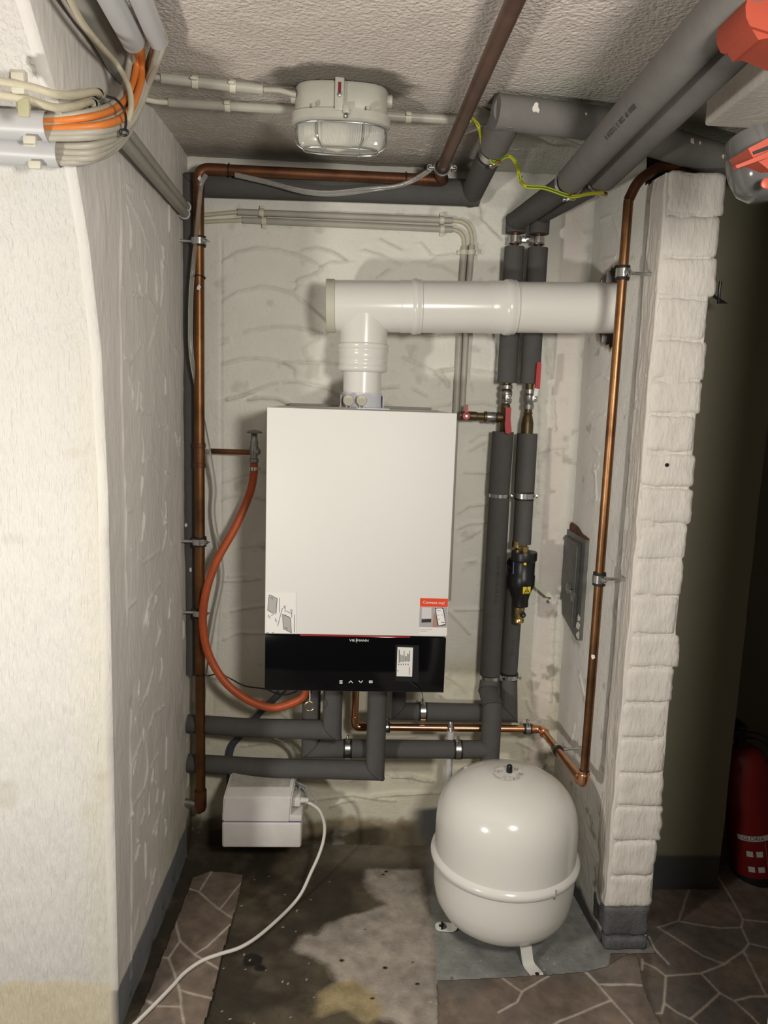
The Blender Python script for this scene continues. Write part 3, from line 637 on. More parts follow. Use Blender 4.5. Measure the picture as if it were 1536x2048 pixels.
for l in ([(280,-10),(235,470),(410,565)], [(330,0),(530,110),(490,590)], [(690,400),(540,960)], [(340,620),(400,610),(440,565)], [(690,585),(720,1035),(968,1160),(930,700),(690,585)], [(265,600),(270,690)], [(310,640),(300,720)], [(470,710),(475,800)], [(500,770),(505,830)],
          [(740,330),(740,410)], [(775,320),(770,520)], [(945,430),(945,510)], [(985,450),(970,690)], [(310,100),(370,75),(395,130)], [(770,630),(820,605)], [(820,650),(880,660)], [(760,1020),(810,990),(840,1050)], [(800,480),(960,570)], [(600,90),(600,540)], [(1060,600),(1050,1150)], [(190,1158),(280,1158)], [(360,1158),(430,1158)]):
    LN += stroke(k1(l), .9)
mk('sticker_lines', flat(LN, .0007), m_ink, s1, smooth=False)
s2 = mk('info_sticker', prism([fpt(*p) for p in ((840.5,1196.5),(896.5,1197.5),(893.5,1271),(838,1270))], (0,-.0003,0)), m_paper, boiler, smooth=False)
setp(s2, 'small leaflet sticker with red headline and phone picture')
def k2(pts): return [(820+x/17.07, 1190+y/17.07) for x, y in pts]
bn = mk('headline_band', flat([k2([(345,105),(1300,125),(1288,412),(340,392)])], .0005), m_redp, s2, smooth=False)
mk('headline_lettering', place_text('Connect me!', .0105, fpt(867.5,1205.3,.0008), (1,0,-.02), lz, 1.0), m_wprint, bn, smooth=False)
pic = mk('picture', flat([k2([(338,400),(1285,420),(1262,1108),(312,1090)])], .0005), m_lilac, s2, smooth=False)
mk('picture_boiler', flat([k2([(405,420),(735,425),(728,800),(398,800)])], .0007), mat('pale_print', (.66,.64,.65), .5), pic, smooth=False)
mk('picture_strip', flat([k2([(396,825),(724,815),(718,928),(392,940)])], .0009), m_ink, pic, smooth=False)
mk('picture_hand', flat([k2([(870,560),(960,1090),(765,1095),(800,700)])], .0007), m_skinp, pic, smooth=False)
mk('picture_phone', flat([k2([(850,450),(1110,430),(1150,480),(1220,1000),(1190,1030),(970,1065),(935,1030)])], .0009), m_ink, pic, smooth=False)
mk('picture_screen', flat([k2([(875,490),(920,455),(1080,450),(1120,480),(1205,985),(975,1040)])], .0011), m_wprint, pic, smooth=False)
mk('picture_dots', flat([k2(rect(940,670,985,695)), k2(rect(1070,665,1110,690)), k2(rect(965,810,1005,835)), k2(rect(1060,915,1240,950)), k2(rect(890,520,1050,540))], .0013), m_skinp, pic, smooth=False)
mk('small_print', flat([k2(rect(340,1170,750,1190)), k2(rect(340,1228,570,1246))], .0005), m_gprint, s2, smooth=False)
for gb_ in (box((BC-.09, -.30, BZ1+.002), (.15, .02, .006), .001), box((BC+.13, -.30, BZ1+.002), (.12, .02, .005), .001), box((BC,-.05,BZ1+.003),(.40,.03,.008),.002)): mk('top_gasket', gb_, m_pvcd, boiler)
mk('bottom_plate', box((BC, -.19, BZ0-.004), (BX1-BX0-.03, .28, .010), .002), m_pvcd, boiler)

# strap with ring hanging under the boiler, loose wire
rg = thing('ring_tag', 'white strap with a thin brass ring hanging under the boiler', 'tag', at(619,1412,y=-.30))
mk('strap', sweep([at(620,1380,y=-.30), at(619.5,1402,y=-.30)], .004, 8, sect=[(1,.25),(-1,.25),(-1,-.25),(1,-.25)]), m_paper, rg)
mk('ring', ring(at(619,1412.5,y=-.30), (0,1,0), .0125, .0013), m_brass, rg)
wi = mk('loose_wire', sweep(spline([at(820,1364,y=BY-.004), at(840,1380,y=BY-.006), at(845,1390,y=-.345), at(846,1404,y=-.14)]), .0009, 6), m_blk); setp(wi, 'thin dark wire hanging from the label on the black strip', 'wire')

# ------------------------------------------------------------------ flue
FX, FY_ = .0385, -.18
flue = thing('flue_pipe', 'thick white plastic flue pipe from boiler top into the right wall', 'flue', (FX, FY_, BZ1))
def fz(py): return at(725, py, y=FY_).z
mk('boiler_adapter', join(lathe([(.062,0),(.062,.003),(.058,.006),(.053,fz(786)-BZ1)], (FX,FY_,BZ1+.001), (0,0,1), 40), box((FX-.055,FY_-.02,BZ1+.019),(.003,.05,.034),.001), box((FX+.055,FY_-.02,BZ1+.019),(.003,.05,.034),.001), box((FX,FY_-.055,BZ1+.002),(.145,.03,.004),.001)), mat('bluish_white_plastic',(.66,.67,.72),.35), flue)
for px in (697, 723.5):
    q = at(px, 801, y=FY_-.07)
    tc = mk('test_port_cap', lathe([(.0135,0),(.0145,.003),(.0145,.009),(.013,.011)], q+V((0,.010,0)), (0,-1,0), 24), m_fluec, flue)
    mk('test_port_tube', join(cyl(q+V((0,.01,0)), q+V((0,.035,0)), .009, 14), box(q+V((-.005,.006,-.016)),(.003,.008,.016)), box(q+V((.005,.006,-.016)),(.003,.008,.016))), m_pvcg, tc)
mk('riser', lathe([(.050,fz(790)),(.050,fz(738))], (FX,FY_,0), (0,0,1), 48), m_flue, flue)
mk('socket', lathe([(.054,fz(745)),(.062,fz(743)),(.0655,fz(739)),(.0655,fz(733)),(.0635,fz(731)),(.0635,fz(726)),(.0652,fz(724)),(.0652,fz(719)),(.0638,fz(717)),(.0645,fz(706)),(.0665,fz(703)),(.0665,fz(699)),(.0645,fz(697)),(.0665,fz(694)),(.0665,fz(690)),(.0625,fz(687))], (FX,FY_,0), (0,0,1), 48), m_flue, flue)
fa = V((-.047, FY_, 1.6325)); fb = V((.735, FY_, 1.6570)); fd = (fb-fa).normalized()
mk('tee_branch', lathe([(.0625,fz(689)),(.0625,fz(612))], (FX,FY_,0), (0,0,1), 48), m_flue, flue)
def fxs(px): return (at(px, 613, y=FY_-.06).x-fa.x)/fd.x
mk('tee', lathe([(.066,0),(.066,fxs(803)),(.0672,fxs(804)),(.0672,fxs(826)),(.0700,fxs(828)),(.0715,fxs(831)),(.0715,fxs(837)),(.0695,fxs(840)),(.0695,fxs(845)),(.0668,fxs(847))], fa, fd, 56), m_flue, flue)
mk('end_cap', lathe([(.064,-.014),(.0685,-.013),(.0685,.008),(.0665,.009)], fa, fd, 48), m_fluec, flue)
mk('horizontal_pipe', lathe([(.0665,fxs(846)),(.0665,fxs(984)),(.0676,fxs(985)),(.0676,fxs(1014)),(.0705,fxs(1017)),(.0720,fxs(1021)),(.0720,fxs(1030)),(.0700,fxs(1033)),(.0700,fxs(1039)),(.0668,fxs(1041))], fa, fd, 56), m_flue, flue)
mk('wall_pipe', lathe([(.0655,fxs(1040)),(.0655,(fb-fa).length)], fa, fd, 56), m_flue, flue)

# ------------------------------------------------------------------ two insulated risers and their ceiling runs
LXr, RXr, RY = .4495, .5150, -.06
def rz(py): return at(1025, py, y=RY).z
pL = thing('heating_pipe', 'left one of two grey insulated risers with red lever and side tap', 'insulated pipe', (LXr, RY, .6))
pR = thing('heating_pipe', 'right one of two grey insulated risers with upright red lever', 'insulated pipe', (RXr, RY, .6))
ZB = 1.895
ceilL = [at(1146,356,z=ZB), at(1446,22,z=ZB)]; ceilR = [at(1210,349,z=ZB+.022), at(1472,82,z=ZB+.022)]
for p, X, ce_, cut in ((pL, LXr, ceilL, (1116,392)), (pR, RXr, ceilR, (1172,392))):
    ZB_ = ce_[0].z; d = (ce_[1]-ce_[0]).normalized(); far = ce_[1]+d*.55; cutp = at(cut[0], cut[1], z=ZB-.005)
    s0 = ce_[0]-d*.04
    mk('copper_core', sweep(fillet([(X,RY,rz(520)), (X,RY,ZB_-.004), ce_[0], ce_[0]+d*.1], .05), .011, 14), m_copd, p)
    sleeve(p, [(X,RY,rz(466)), (X,RY,ZB_-.004), ce_[0]-d*.05], .0275)
    sleeve(p, [ce_[0]-d*.012, far], .0310 if X == LXr else .0345, m_foam2, n=32)
    g = ce_[0]-d*.03
    k = clamp(p, g, d, .027, (0,-.3,-1), .018, 'earthing_clamp', rubber=False)
    mk('earthing_screw', join(lathe([(.006,0),(.006,.004),(.003,.006)], g+V((.008,-.01,-.036)), (0,-.5,-1), 12), lathe([(.006,0),(.006,.004),(.003,.006)], g+V((-.004,-.022,-.030)), (0,-.7,-1), 12)), m_brass, k)
    sleeve(p, [(X,RY,rz(494)), (X,RY,rz(766))], .0275)
    c = V((X,RY,rz(478))); kk = mk('pipe_clamp', join(hollow([c-V((0,0,.011)), c+V((0,0,.008))], .0165, .003), ring(c-V((0,0,.011)), (0,0,1), .0165, .002)), m_zinc, p)
# bracket tying the two clamps
mk('clamp_bracket', join(box(((LXr+RXr)/2, RY-.012, rz(478)), (.034,.004,.016), .001), lathe([(.008,0),(.008,.003),(.004,.006)], ((LXr+RXr)/2, RY-.014, rz(478)), (0,-1,0), 16)), m_zinc, pL)
mk('print', pipe_text('8 18 022/17 13  0022  90 10/000', .012, ceilL[0], ceilL[1], .0310, (-.75,-.1,-.66), .55), m_ink, pL, smooth=False)
def hexnut(c, d, r, h, m_, parent, name='hex_nut'): return mk(name, sweep([V(c)-V(d).normalized()*h/2, V(c)+V(d).normalized()*h/2], r, 6), m_, parent, smooth=False)
UP = V((0,0,1))
# left riser valve + side branch
v = mk('ball_valve', lathe([(.011,rz(866)),(.013,rz(862)),(.0135,rz(812)),(.011,rz(808)),(.0155,rz(806)),(.0155,rz(798)),(.0125,rz(796)),(.0165,rz(791)),(.0165,rz(783)),(.0135,rz(780)),(.0165,rz(778)),(.0165,rz(771)),(.0115,rz(769)),(.0115,rz(764))], (LXr,RY,0), (0,0,1), 20), m_brassd, pL)
mk('valve_body', lathe([(.0160,rz(807)),(.0168,rz(798)),(.0130,rz(797)),(.0172,rz(791)),(.0172,rz(784)),(.0135,rz(780)),(.0170,rz(778)),(.0170,rz(771))], (LXr,RY,0), (0,0,1), 12), m_chrome, v)
def lever(parent, sp, pts, wpx0, wpx1, y0):
    mk('lever_plate', join(box(V(sp), (.016,.004,.020), .002), lathe([(.0055,0),(.0055,.005),(.003,.006)], V(sp)+V((0,-.001,0)), (0,-1,0), 8)), m_zinc, parent)
    return mk('lever', prism(pts, (0,-.009,0)), m_redv, parent)
lv = [at(x, y, y=RY-.040) for x, y in ((1011,815),(1021.5,815),(1020,838),(1022,862),(1017,868),(1010,866),(1009,845))]
lever(v, at(1016,796,y=RY-.034), lv, 0, 0, 0)
zbr = rz(836)
br = mk('side_branch', join(lathe([(.0135,0),(.0135,.018),(.016,.018),(.016,.024),(.0125,.026),(.0125,.052),(.0155,.053),(.0155,.060),(.011,.062),(.0110,.080),(.0130,.082),(.0130,.130)], (LXr,RY,zbr), (-1,0,.02), 18)), m_brassd, pL)
mk('coupling', lathe([(.0142,.028),(.0148,.030),(.0148,.052),(.0142,.054)], (LXr,RY,zbr), (-1,0,.02), 18), m_chrome, br)
q = at(932, 832, y=RY-.02)
tp = mk('tap_handle', join(lathe([(.0105,0),(.0115,.003),(.0115,.010),(.010,.012)], q+V((0,.004,0)), (0,-1,0), 20), prism([q+V((-.0045,-.002,.006)), q+V((.0045,-.002,.006)), q+V((.004,-.002,.032)), q+V((-.004,-.002,.032))], (0,-.006,0))), m_redv, br)
mk('tap_screw', lathe([(.003,0),(.003,.002)], q+V((0,-.008,0)), (0,-1,0), 10), m_zinc, tp)
# right riser valve
v = mk('ball_valve', lathe([(.0125,rz(872)),(.0175,rz(868)),(.0175,rz(846)),(.0165,rz(842)),(.0135,rz(832)),(.0115,rz(828)),(.0135,rz(826)),(.0115,rz(822)),(.011,rz(818)),(.0115,rz(764))], (RXr,RY,0), (0,0,1), 20), m_brassd, pR)
mk('valve_body', lathe([(.0150,rz(817)),(.0160,rz(808)),(.0125,rz(806)),(.0165,rz(801)),(.0165,rz(790)),(.0130,rz(788)),(.0160,rz(786)),(.0160,rz(778))], (RXr,RY,0), (0,0,1), 12), m_chrome, v)
lv = [at(x, y, y=RY-.040) for x, y in ((1069,776),(1078,778),(1081.5,727),(1078,724),(1073,725))]
lever(v, at(1070,797,y=RY-.034), lv, 0, 0, 0)
mk('lever_arm', prism([at(x, y, y=RY-.038) for x, y in ((1066,792),(1074,792),(1077,776),(1069,776))], (0,-.004,0)), m_zinc, v)
# lower sleeves left
sleeve(pL, [(LXr-.003,RY,rz(864)), (LXr-.006,RY-.004,rz(988))], .0305)
a, b = V((LXr-.004,RY-.003,rz(995))), V((LXr-.004,RY-.012,rz(1346))); sleeve(pL, [a, b], .0300)
mk('print', pipe_text('CE 13  EN 14313 PEF  10.34.22', .011, b, a, .0300, (-.0,-1,.0), .55), m_ink, pL, smooth=False)
clamp(pL, (LXr-.004,RY-.002,rz(991)), UP, .0235, (1,-.25,0), .016, rubber=True)
clamp(pL, (LXr-.004,RY-.010,rz(1352)), UP, .0235, (1,-.25,0), .016, rubber=True)
VY = -.152
zi = at(985,1500,y=VY).z
sleeve(pL, [(LXr-.004,RY-.012,rz(1358)), (LXr-.008,RY-.020,at(972,1381,y=-.08).z), (at(985,1412,y=VY).x, VY, at(985,1412,y=VY).z), (at(985,1412,y=VY).x, VY, at(985,1530,y=VY).z)], .0285)
# return run i : from the boiler at the left, along to the bottom of the left riser
xi = at(622,1450,y=VY).x; xe = at(985,1412,y=VY).x
sleeve(pL, [(xi,VY,BZ0-.002), (xi,VY,zi), (at(690,1500,y=VY).x,VY,zi)], .0262)
sleeve(pL, [(at(700,1500,y=VY).x,VY,zi), (at(908,1500,y=VY).x,VY,zi+.001)], .0262)
sleeve(pL, [(at(922,1500,y=VY).x,VY,zi+.001), (xe,VY,zi+.002)], .0262)
for px, z_ in ((695,0),(915,.001)): clamp(pL, (at(px,1500,y=VY).x,VY,zi+z_), (1,0,0), .0230, (0,-.25,1), .018)
# right riser lower part
sleeve(pR, [(RXr+.002,RY,rz(866)), (RXr+.002,RY-.004,rz(985))], .0290)
sleeve(pR, [(RXr+.003,RY-.006,rz(996)), (RXr+.003,RY-.010,rz(1086))], .0265)
clamp(pR, (RXr+.0025,RY-.005,rz(990)), UP, .0240, (1,-.2,0), .018)
XQ = .510
sleeve(pR, [(XQ,RY+.012,rz(1130)), (XQ-.004,RY+.008,rz(1346))], .0262)
mk('print', pipe_text('CE 13 13.12', .010, (XQ-.004,RY+.008,rz(1346)), (XQ,RY+.012,rz(1130)), .0262, (0,-1,0), .25), m_ink, pR, smooth=False)
clamp(pR, (XQ-.003,RY+.006,rz(1353)), UP, .0225, (1,-.25,0), .016)
IY = -.085
z4 = at(900,1424,y=IY).z; x4 = at(795,1400,y=IY).x
sleeve(pR, [(XQ-.004,RY+.006,rz(1360)), (XQ-.004,IY,z4-.002), (at(852,1424,y=IY).x,IY,z4+.001)], .0265)
sleeve(pR, [(at(838,1424,y=IY).x,IY,z4+.001), (x4,IY,z4+.001), (x4,IY,BZ0-.002)], .0255)
clamp(pR, (at(845,1424,y=IY).x,IY,z4+.001), (1,0,0), .0230, (0,-.25,1), .018)

# magnetic filter on the right riser
FXm, FYm = at(1046,1150,y=-.118).x, -.118
def mz(py): return at(1046, py, y=FYm).z
mf = thing('magnetic_filter', 'black magnetic dirt filter with yellow warning tag on the right riser', 'filter', (FXm, FYm, mz(1245)))
mk('body', lathe([(.020,mz(1212)),(.0195,mz(1200)),(.021,mz(1194)),(.027,mz(1180)),(.0335,mz(1172)),(.0345,mz(1170)),(.0345,mz(1150)),(.0325,mz(1148)),(.0325,mz(1122)),(.0365,mz(1119)),(.0370,mz(1106)),(.0355,mz(1103)),(.020,mz(1102))], (FXm,FYm,0), (0,0,1), 36), m_blk, mf)
mk('side_neck', cyl((FXm-.01,FYm,mz(1135)), (RXr+.003-.02,RY,mz(1135)), .020, 20), m_blk, mf)
mk('brass_nut', join(sweep([(FXm,FYm,mz(1104)),(FXm,FYm,mz(1093))], .0115, 6), lathe([(.016,mz(1100)),(.016,mz(1088))], (FXm-.012,RY-.015,0), (0,0,1), 18)), m_brass, mf, ang=30)
mk('brass_nut', lathe([(.018,rz(1106)),(.018,rz(1086))], (RXr+.002,RY-.008,0), (0,0,1), 20), m_brass, mf)
dv = mk('drain_valve', join(lathe([(.0150,mz(1214)),(.0150,mz(1233)),(.0125,mz(1236)),(.0145,mz(1238)),(.0145,mz(1244)),(.007,mz(1247))], (FXm-.004,FYm,0), (0,0,1), 20)), m_brass, mf)
mk('drain_knob', lathe([(.0085,0),(.0085,.008),(.004,.008),(.004,.010)], (FXm+.002,FYm-.014,mz(1226)), (0,-1,0), 16), m_blk, dv)
mk('drain_slot', lathe([(.0035,0),(.0035,.002)], (FXm+.002,FYm-.024,mz(1226)), (0,-1,0), 12), m_zinc, dv)
def wrap(pts, cx, cy, r, e):                        # print wrapped on a vertical cylinder, pts in pixels near its front
    out = []
    for x, y in pts:
        q = at(x, y, y=cy-r); a = (q.x-cx)/r; out.append(V((cx+math.sin(a)*(r+e), cy-math.cos(a)*(r+e), q.z)))
    return out
tg = mk('warning_tag', prism(wrap([(1046,1174),(1062,1174),(1061,1188),(1045.5,1188)], FXm, FYm, .0345, .0008), (0,-.001,0)), m_yel, mf, smooth=False)
tri = [(1053.5,1176.5),(1060,1187),(1047,1187)]
mk('warning_symbol', (lambda P: (sum([list(p) for p in P], []), [tuple(range(4*i, 4*i+4)) for i in range(len(P))]))([[q+V((0,-.0022,0)) for q in wrap(s, FXm, FYm, .0345, .001)] for s in stroke(tri+[tri[0]], 1.0)+stroke([(1051.5,1185),(1051.5,1181.5),(1055.5,1181.5),(1055.5,1185)], 1.2)]), m_ink, tg, smooth=False)
mk('yellow_mark', prism(wrap([(1047.5,1116),(1052.5,1116),(1052.5,1130),(1047.5,1130)], FXm, FYm, .0325, .001), (0,-.001,0)), m_yel, mf, smooth=False)
mk('blue_mark', prism(wrap([(1022,1127),(1026,1127),(1026,1151),(1022,1151)], FXm, FYm, .0325, .001), (0,-.001,0)), mat('blue_label',(.12,.16,.32),.5), mf, smooth=False)
sp = mk('plastic_spanner', prism([at(x, y, y=-.045) for x, y in ((1068,1160),(1072,1160),(1106,1192),(1107,1199),(1102,1204),(1097,1202),(1098,1198),(1102,1198),(1102,1194),(1096,1193),(1092,1193),(1068,1172))], (0,-.004,0)), mat('pale_green_plastic',(.62,.64,.52),.45)); setp(sp, 'pale plastic filter spanner hanging behind the black filter', 'spanner')

# ------------------------------------------------------------------ two insulated pipes to the left wall under the boiler
for (xs, yv, ye, xl, yl, lab) in ((664, -.225, 1460, 366, 1447, 'upper grey insulated pipe running left from under the boiler'), (750, -.222, 1541, 366, 1526, 'lower grey insulated pipe running left from under the boiler')):
    t = thing('insulated_pipe', lab, 'insulated pipe', at(xs, ye, y=yv))
    e = at(xs, ye, y=yv); l0 = at(xl, yl, y=-.050); mid = (e*.45+l0*.55)+V((0,0,-.004))
    l0 = V((LWX(-.05)+.003, -.05, l0.z))
    pth = spline([V((e.x, yv, e.z)), e*.7+mid*.3, mid, mid*.4+l0*.6, l0], 4)
    sleeve(t, [(e.x, yv, BZ0-.002), (e.x, yv, e.z)]+pth[1:], .0270)

# grey plastic tube to the tank
gt = thing('plastic_tube', 'thin light grey plastic tube dropping behind the tank', 'tube', at(897,1560,y=-.12))
ga = at(902,1462,y=-.128); gb = at(895,1585,y=-.13)
mk('tube', cyl(ga, gb, .0105, 16), mat('tube_grey',(.56,.55,.54),.4), gt); mk('brass_fitting', join(lathe([(.008,0),(.008,.008),(.010,.009),(.010,.014),(.008,.015),(.009,.022),(.009,.030)], ga-V((0,0,.004)), (0,.3,1), 16)), m_zinc, gt)
mk('print', pipe_text('10 MULTI 17.2 PEX 90', .007, gb, ga, .0105, (.5,-1,0), .62), m_ink, gt, smooth=False)

# ------------------------------------------------------------------ copper gas line under the boiler and up the right wall
gl = thing('copper_pipe', 'bright copper pipe from boiler bottom rising along the right wall', 'copper pipe', at(1165,1562,z=.437))
CYc = -.105
c0 = at(711,1386,y=CYc); zco = at(900,1456,y=CYc).z; ea = at(1082,1462,y=CYc); ea = V((ea.x,CYc,zco)); eb = at(1167,1566,z=zco); XP, YP = eb.x, eb.y
mk('tube', sweep(fillet([V((c0.x,CYc,BZ0-.002)), V((c0.x,CYc,zco)), V((c0.x+.1,CYc,zco)), ea, eb], .022), .0110, 18), m_copn, gl)
mk('elbow_fitting', sweep(fillet([V((c0.x,CYc,zco+.034)), V((c0.x,CYc,zco)), V((c0.x+.034,CYc,zco))], .022), .0130, 18), m_copn, gl)
dd = (eb-ea).normalized()
mk('elbow_fitting', join(sweep(fillet([ea-V((.032,0,0)), ea, ea+dd*.032], .02), .0130, 18), ring(ea-V((.026,0,0)), (1,0,0), .0130, .0022), ring(ea+dd*.028, dd, .0130, .0022)), m_copn, gl)
ef = mk('elbow_fitting', join(sweep(fillet([eb-dd*.030, eb, eb+V((0,0,.034))], .02), .0135, 18), ring(eb-dd*.024, dd, .0135, .0024), ring(eb+V((0,0,.026)), (0,0,1), .0135, .0024)), m_copn, gl)
ztop = at(1252,430,y=YP).z
pt = at(1335,326,y=-.405); pu = at(1445,342,y=-.40)
up = [V((XP,YP,eb.z+.03)), V((XP,YP,at(1252,400,y=YP).z)), at(1275,362,y=YP), at(1325,328,y=-.402), V((pu.x,-.40,pt.z-.004)), V((1.2,-.38,pt.z-.004))]
mk('riser_tube', sweep(fillet([up[0], up[1]], .02), .0112, 18), m_cop, gl)
mk('upper_bend', sweep(fillet(up[1:], .03), .0118, 18), m_copd, gl)
mk('solder_mark', ring(eb+V((0,0,.036)), (0,0,1), .0112, .0015), m_rub, gl)
for py, ww in ((545,1245),(1158,1197)):
    c = V((XP, YP, at(1220, py, y=YP).z)); clamp(gl, c, UP, .0112, (.5,-1,0), .024, rod=(RWX(YP)+.003, YP, c.z))
for px in (772, 1055): clamp(gl, (at(px,1455,y=CYc).x, CYc, zco), (1,0,0), .0112, (0,-.3,1), .016)
cm = ea.lerp(eb, .42); clamp(gl, cm, dd, .0112, (1,0,.5), .014, rod=cm+V((.06,.0,.005)))

# ------------------------------------------------------------------ left copper pipe and its ceiling run
XL, YL = -.404, -.100
lc = thing('copper_pipe', 'old brown copper pipe down the left corner and across the ceiling', 'copper pipe', (XL, YL, .17))
zl = at(640,349,y=YL).z; xr = at(862,358,y=YL).x
ce0 = at(883,338,z=1.992); ce1 = at(1035,-10,z=1.992); cdr = (ce1-ce0).normalized()
mk('riser_tube', cyl((XL,YL,.20), (XL,YL,zl-.06), .0142, 18), mat('browned_copper', (.30,.145,.06), .42, metal=.95, var=.7, vscale=7, col2=(.12,.055,.025)), lc)
mk('corner_bend', sweep(fillet([(XL,YL,zl-.06), (XL,YL,zl), (XL+.07,YL,zl)], .035), .0150, 18), m_copd, lc)
mk('horizontal_tube', cyl((XL+.06,YL,zl), (xr,YL,zl), .0142, 18), m_copd, lc)
mk('ceiling_bend', sweep(fillet([(xr-.02,YL,zl), (xr+.035,YL,zl), (ce0.x,YL-.03,zl+.004), ce0], .02), .0155, 18), m_copd, lc)
mk('ceiling_tube', cyl(ce0-cdr*.01, ce1+cdr*.6, .0150, 18), mat('painted_brown_copper', (.16,.085,.055), .42, metal=.5, var=.4, vscale=10, col2=(.09,.045,.03)), lc)
mk('coupling', lathe([(.0165,.0),(.0165,.012),(.0155,.013),(.0155,.055),(.0168,.056),(.0168,.068)], (XL,YL,at(399,935,y=YL).z), (0,0,1), 20), m_copd, lc)
mk('foot_elbow', join(sweep(fillet([(XL,YL,.235), (XL,YL,.182), (XL-.01,YL,.176)], .014), .0178, 18), lathe([(.0178,0),(.014,.012),(.004,.017)], (XL,YL,.182), (0,0,-1), 18)), m_copd, lc)
mk('wall_stub', cyl((XL,YL,.188), (LWX(YL)-.004,YL+.01,.192), .011, 16), m_chrome, lc)
for py in (483, 1083, 1225):
    c = V((XL,YL,at(399,py,y=YL).z)); clamp(lc, c, UP, .0142, (1,-.6,0), .020, rod=(LWX(YL)-.004, YL-.0, c.z))
k = ce0+cdr*.012; clamp(lc, k, cdr, .0150, (1,0,.2), .014); mk('wing_screw', join(cyl(k-V((.034,0,0)), k+V((.034,0,0)), .003, 8), ring(k+V((.032,0,0)), (0,1,0), .006, .002), ring(k-V((.032,0,0)), (0,1,0), .006, .002)), m_chrome, lc)
for px in (458, 812):
    c = V((at(px,350,y=YL).x,YL,zl)); mk('cable_tie', ring(c, (1,0,0), .0158, .0018), m_blk, lc)
for py in (555, 1350):
    c = V((XL,YL,at(399,py,y=YL).z)); mk('cable_tie', ring(c, (0,.25,1), .0160, .0020), m_blk, lc)
def flake(parent, c, d, r, s=1):
    c = V(c); u, v_ = frame(d); random.seed(int(s*97)); n = 11
    pts = [c+(u*math.cos(2*math.pi*i/n)*.7+v_*math.sin(2*math.pi*i/n))*r*random.uniform(.6,1.2) for i in range(n)]
    return mk('paint_splash', prism(pts, V(d)*.0012), m_flake, parent, smooth=False)
tocam = lambda p: (V(CAM)-V(p)).normalized()
for px, py, r_ in ((398,575,.008),(400,358,.008)):
    q = at(px, py, y=YL-.0152); flake(lc, q, V((0,-1,-.1)), r_, px)
for px, py, r_ in ((1188,1313,.010),):
    q = V((XP, YP, at(1188,py,y=YP).z))+tocam((XP,YP,1))*.0118; flake(gl, q, tocam(q), r_*.7, px)

# tap with stub pipe and orange hose
tap = thing('drain_tap', 'grey metal tap with mushroom handle left of the boiler', 'tap', at(510,900,y=-.06))
ty = -.062; tc_ = at(508,905,y=ty)
mk('stub_pipe', cyl(at(418,902,y=-.035), V((tc_.x,ty,tc_.z)), .0075, 14), m_copd, tap)
def tz(py): return at(509, py, y=ty).z
mk('body', join(lathe([(.0105,tz(926)),(.0135,tz(924)),(.0135,tz(918)),(.0105,tz(916)),(.0115,tz(908)),(.0140,tz(903)),(.0140,tz(896)),(.0110,tz(890)),(.0120,tz(884)),(.0105,tz(882)),(.0085,tz(868)),(.006,tz(866)),(.006,tz(862))], (tc_.x,ty,0), (0,0,1), 20), lathe([(.009,-.004),(.009,.014),(.006,.016)], (tc_.x+.002,ty,tz(903)), (1,-.4,0), 14)), m_chrome, tap)
mk('handle', join(lathe([(.009,tz(867)),(.022,tz(866)),(.0225,tz(864)),(.016,tz(861)),(.004,tz(859.5))], (tc_.x+.001,ty,0), (0,0,1), 20)), mat('grey_handle',(.22,.22,.215),.45,var=.2), tap)
hs = thing('water_hose', 'orange rubber hose looping from tap to boiler underside', 'hose', tc_)
hp = [V((tc_.x,ty,tz(926))), V((tc_.x,ty,tz(945)))]+[at(x, y, y=d) for x, y, d in ((500,985,-.075),(472,1052,-.10),(432,1125,-.125),(411,1190,-.14),(406,1250,-.145),(418,1310,-.15),(452,1366,-.16),(500,1402,-.17),(545,1415,-.175),(585,1406,-.18),(612,1386,-.18))]
hp.append(V((hp[-1].x+.02,-.18,BZ0+.01)))
mk('hose', sweep(spline(hp, 7), .0112, 16), m_hose, hs)
hc_ = V((tc_.x,ty,tz(937))); kk = mk('hose_clip', hollow([hc_-V((0,0,.005)), hc_+V((0,0,.005))], .0128, .0018), m_zinc, hs)
mk('clip_screw', box(hc_+V((.014,-.004,0)), (.009,.009,.009), .002), m_chrome, kk)

# clear tubes along the left copper pipe
ct = mk('clear_hose', sweep(spline([at(412,350,y=-.118), at(405,362,y=-.12), at(401,380,y=-.118), at(393,470,y=-.115), at(384,560,y=-.112), at(381,640,y=-.112), at(384,720,y=-.11), at(404,830,y=-.085), at(418,905,y=-.065), at(429,975,y=-.05), at(427,1030,y=-.045), at(440,1110,y=-.05), at(444,1160,y=-.05), at(430,1230,y=-.05), at(418,1300,y=-.055), at(410,1350,y=-.06), at(406,1420,y=-.05)], 6), .0062, 12), m_clear)
setp(ct, 'clear plastic tube winding down beside the left copper pipe', 'tube')
ct = mk('clear_hose', sweep(spline([at(470,348,y=-.118), at(530,362,y=-.12), at(600,380,y=-.122), at(660,385,y=-.122), at(730,378,y=-.122), at(800,370,y=-.12), at(850,345,y=-.13), at(880,320,y=-.16), at(905,280,y=-.30), at(950,258,y=-.42), at(1000,252,y=-.45), at(1050,262,y=-.45), at(1110,276,y=-.42), at(1160,292,y=-.38)], 6), .0045, 10), m_clear)
setp(ct, 'clear plastic tube sagging under the horizontal copper pipe', 'tube')
ct = mk('clear_hose', sweep(spline([at(470,352,y=-.118), at(540,368,y=-.119), at(610,386,y=-.119), at(670,390,y=-.119), at(740,382,y=-.119), at(806,371,y=-.118), at(846,352,y=-.125), at(884,322,y=-.15), at(900,300,y=-.2)], 6), .0035, 10), m_clear)
setp(ct, 'thinner clear tube tied below the horizontal copper pipe', 'tube')
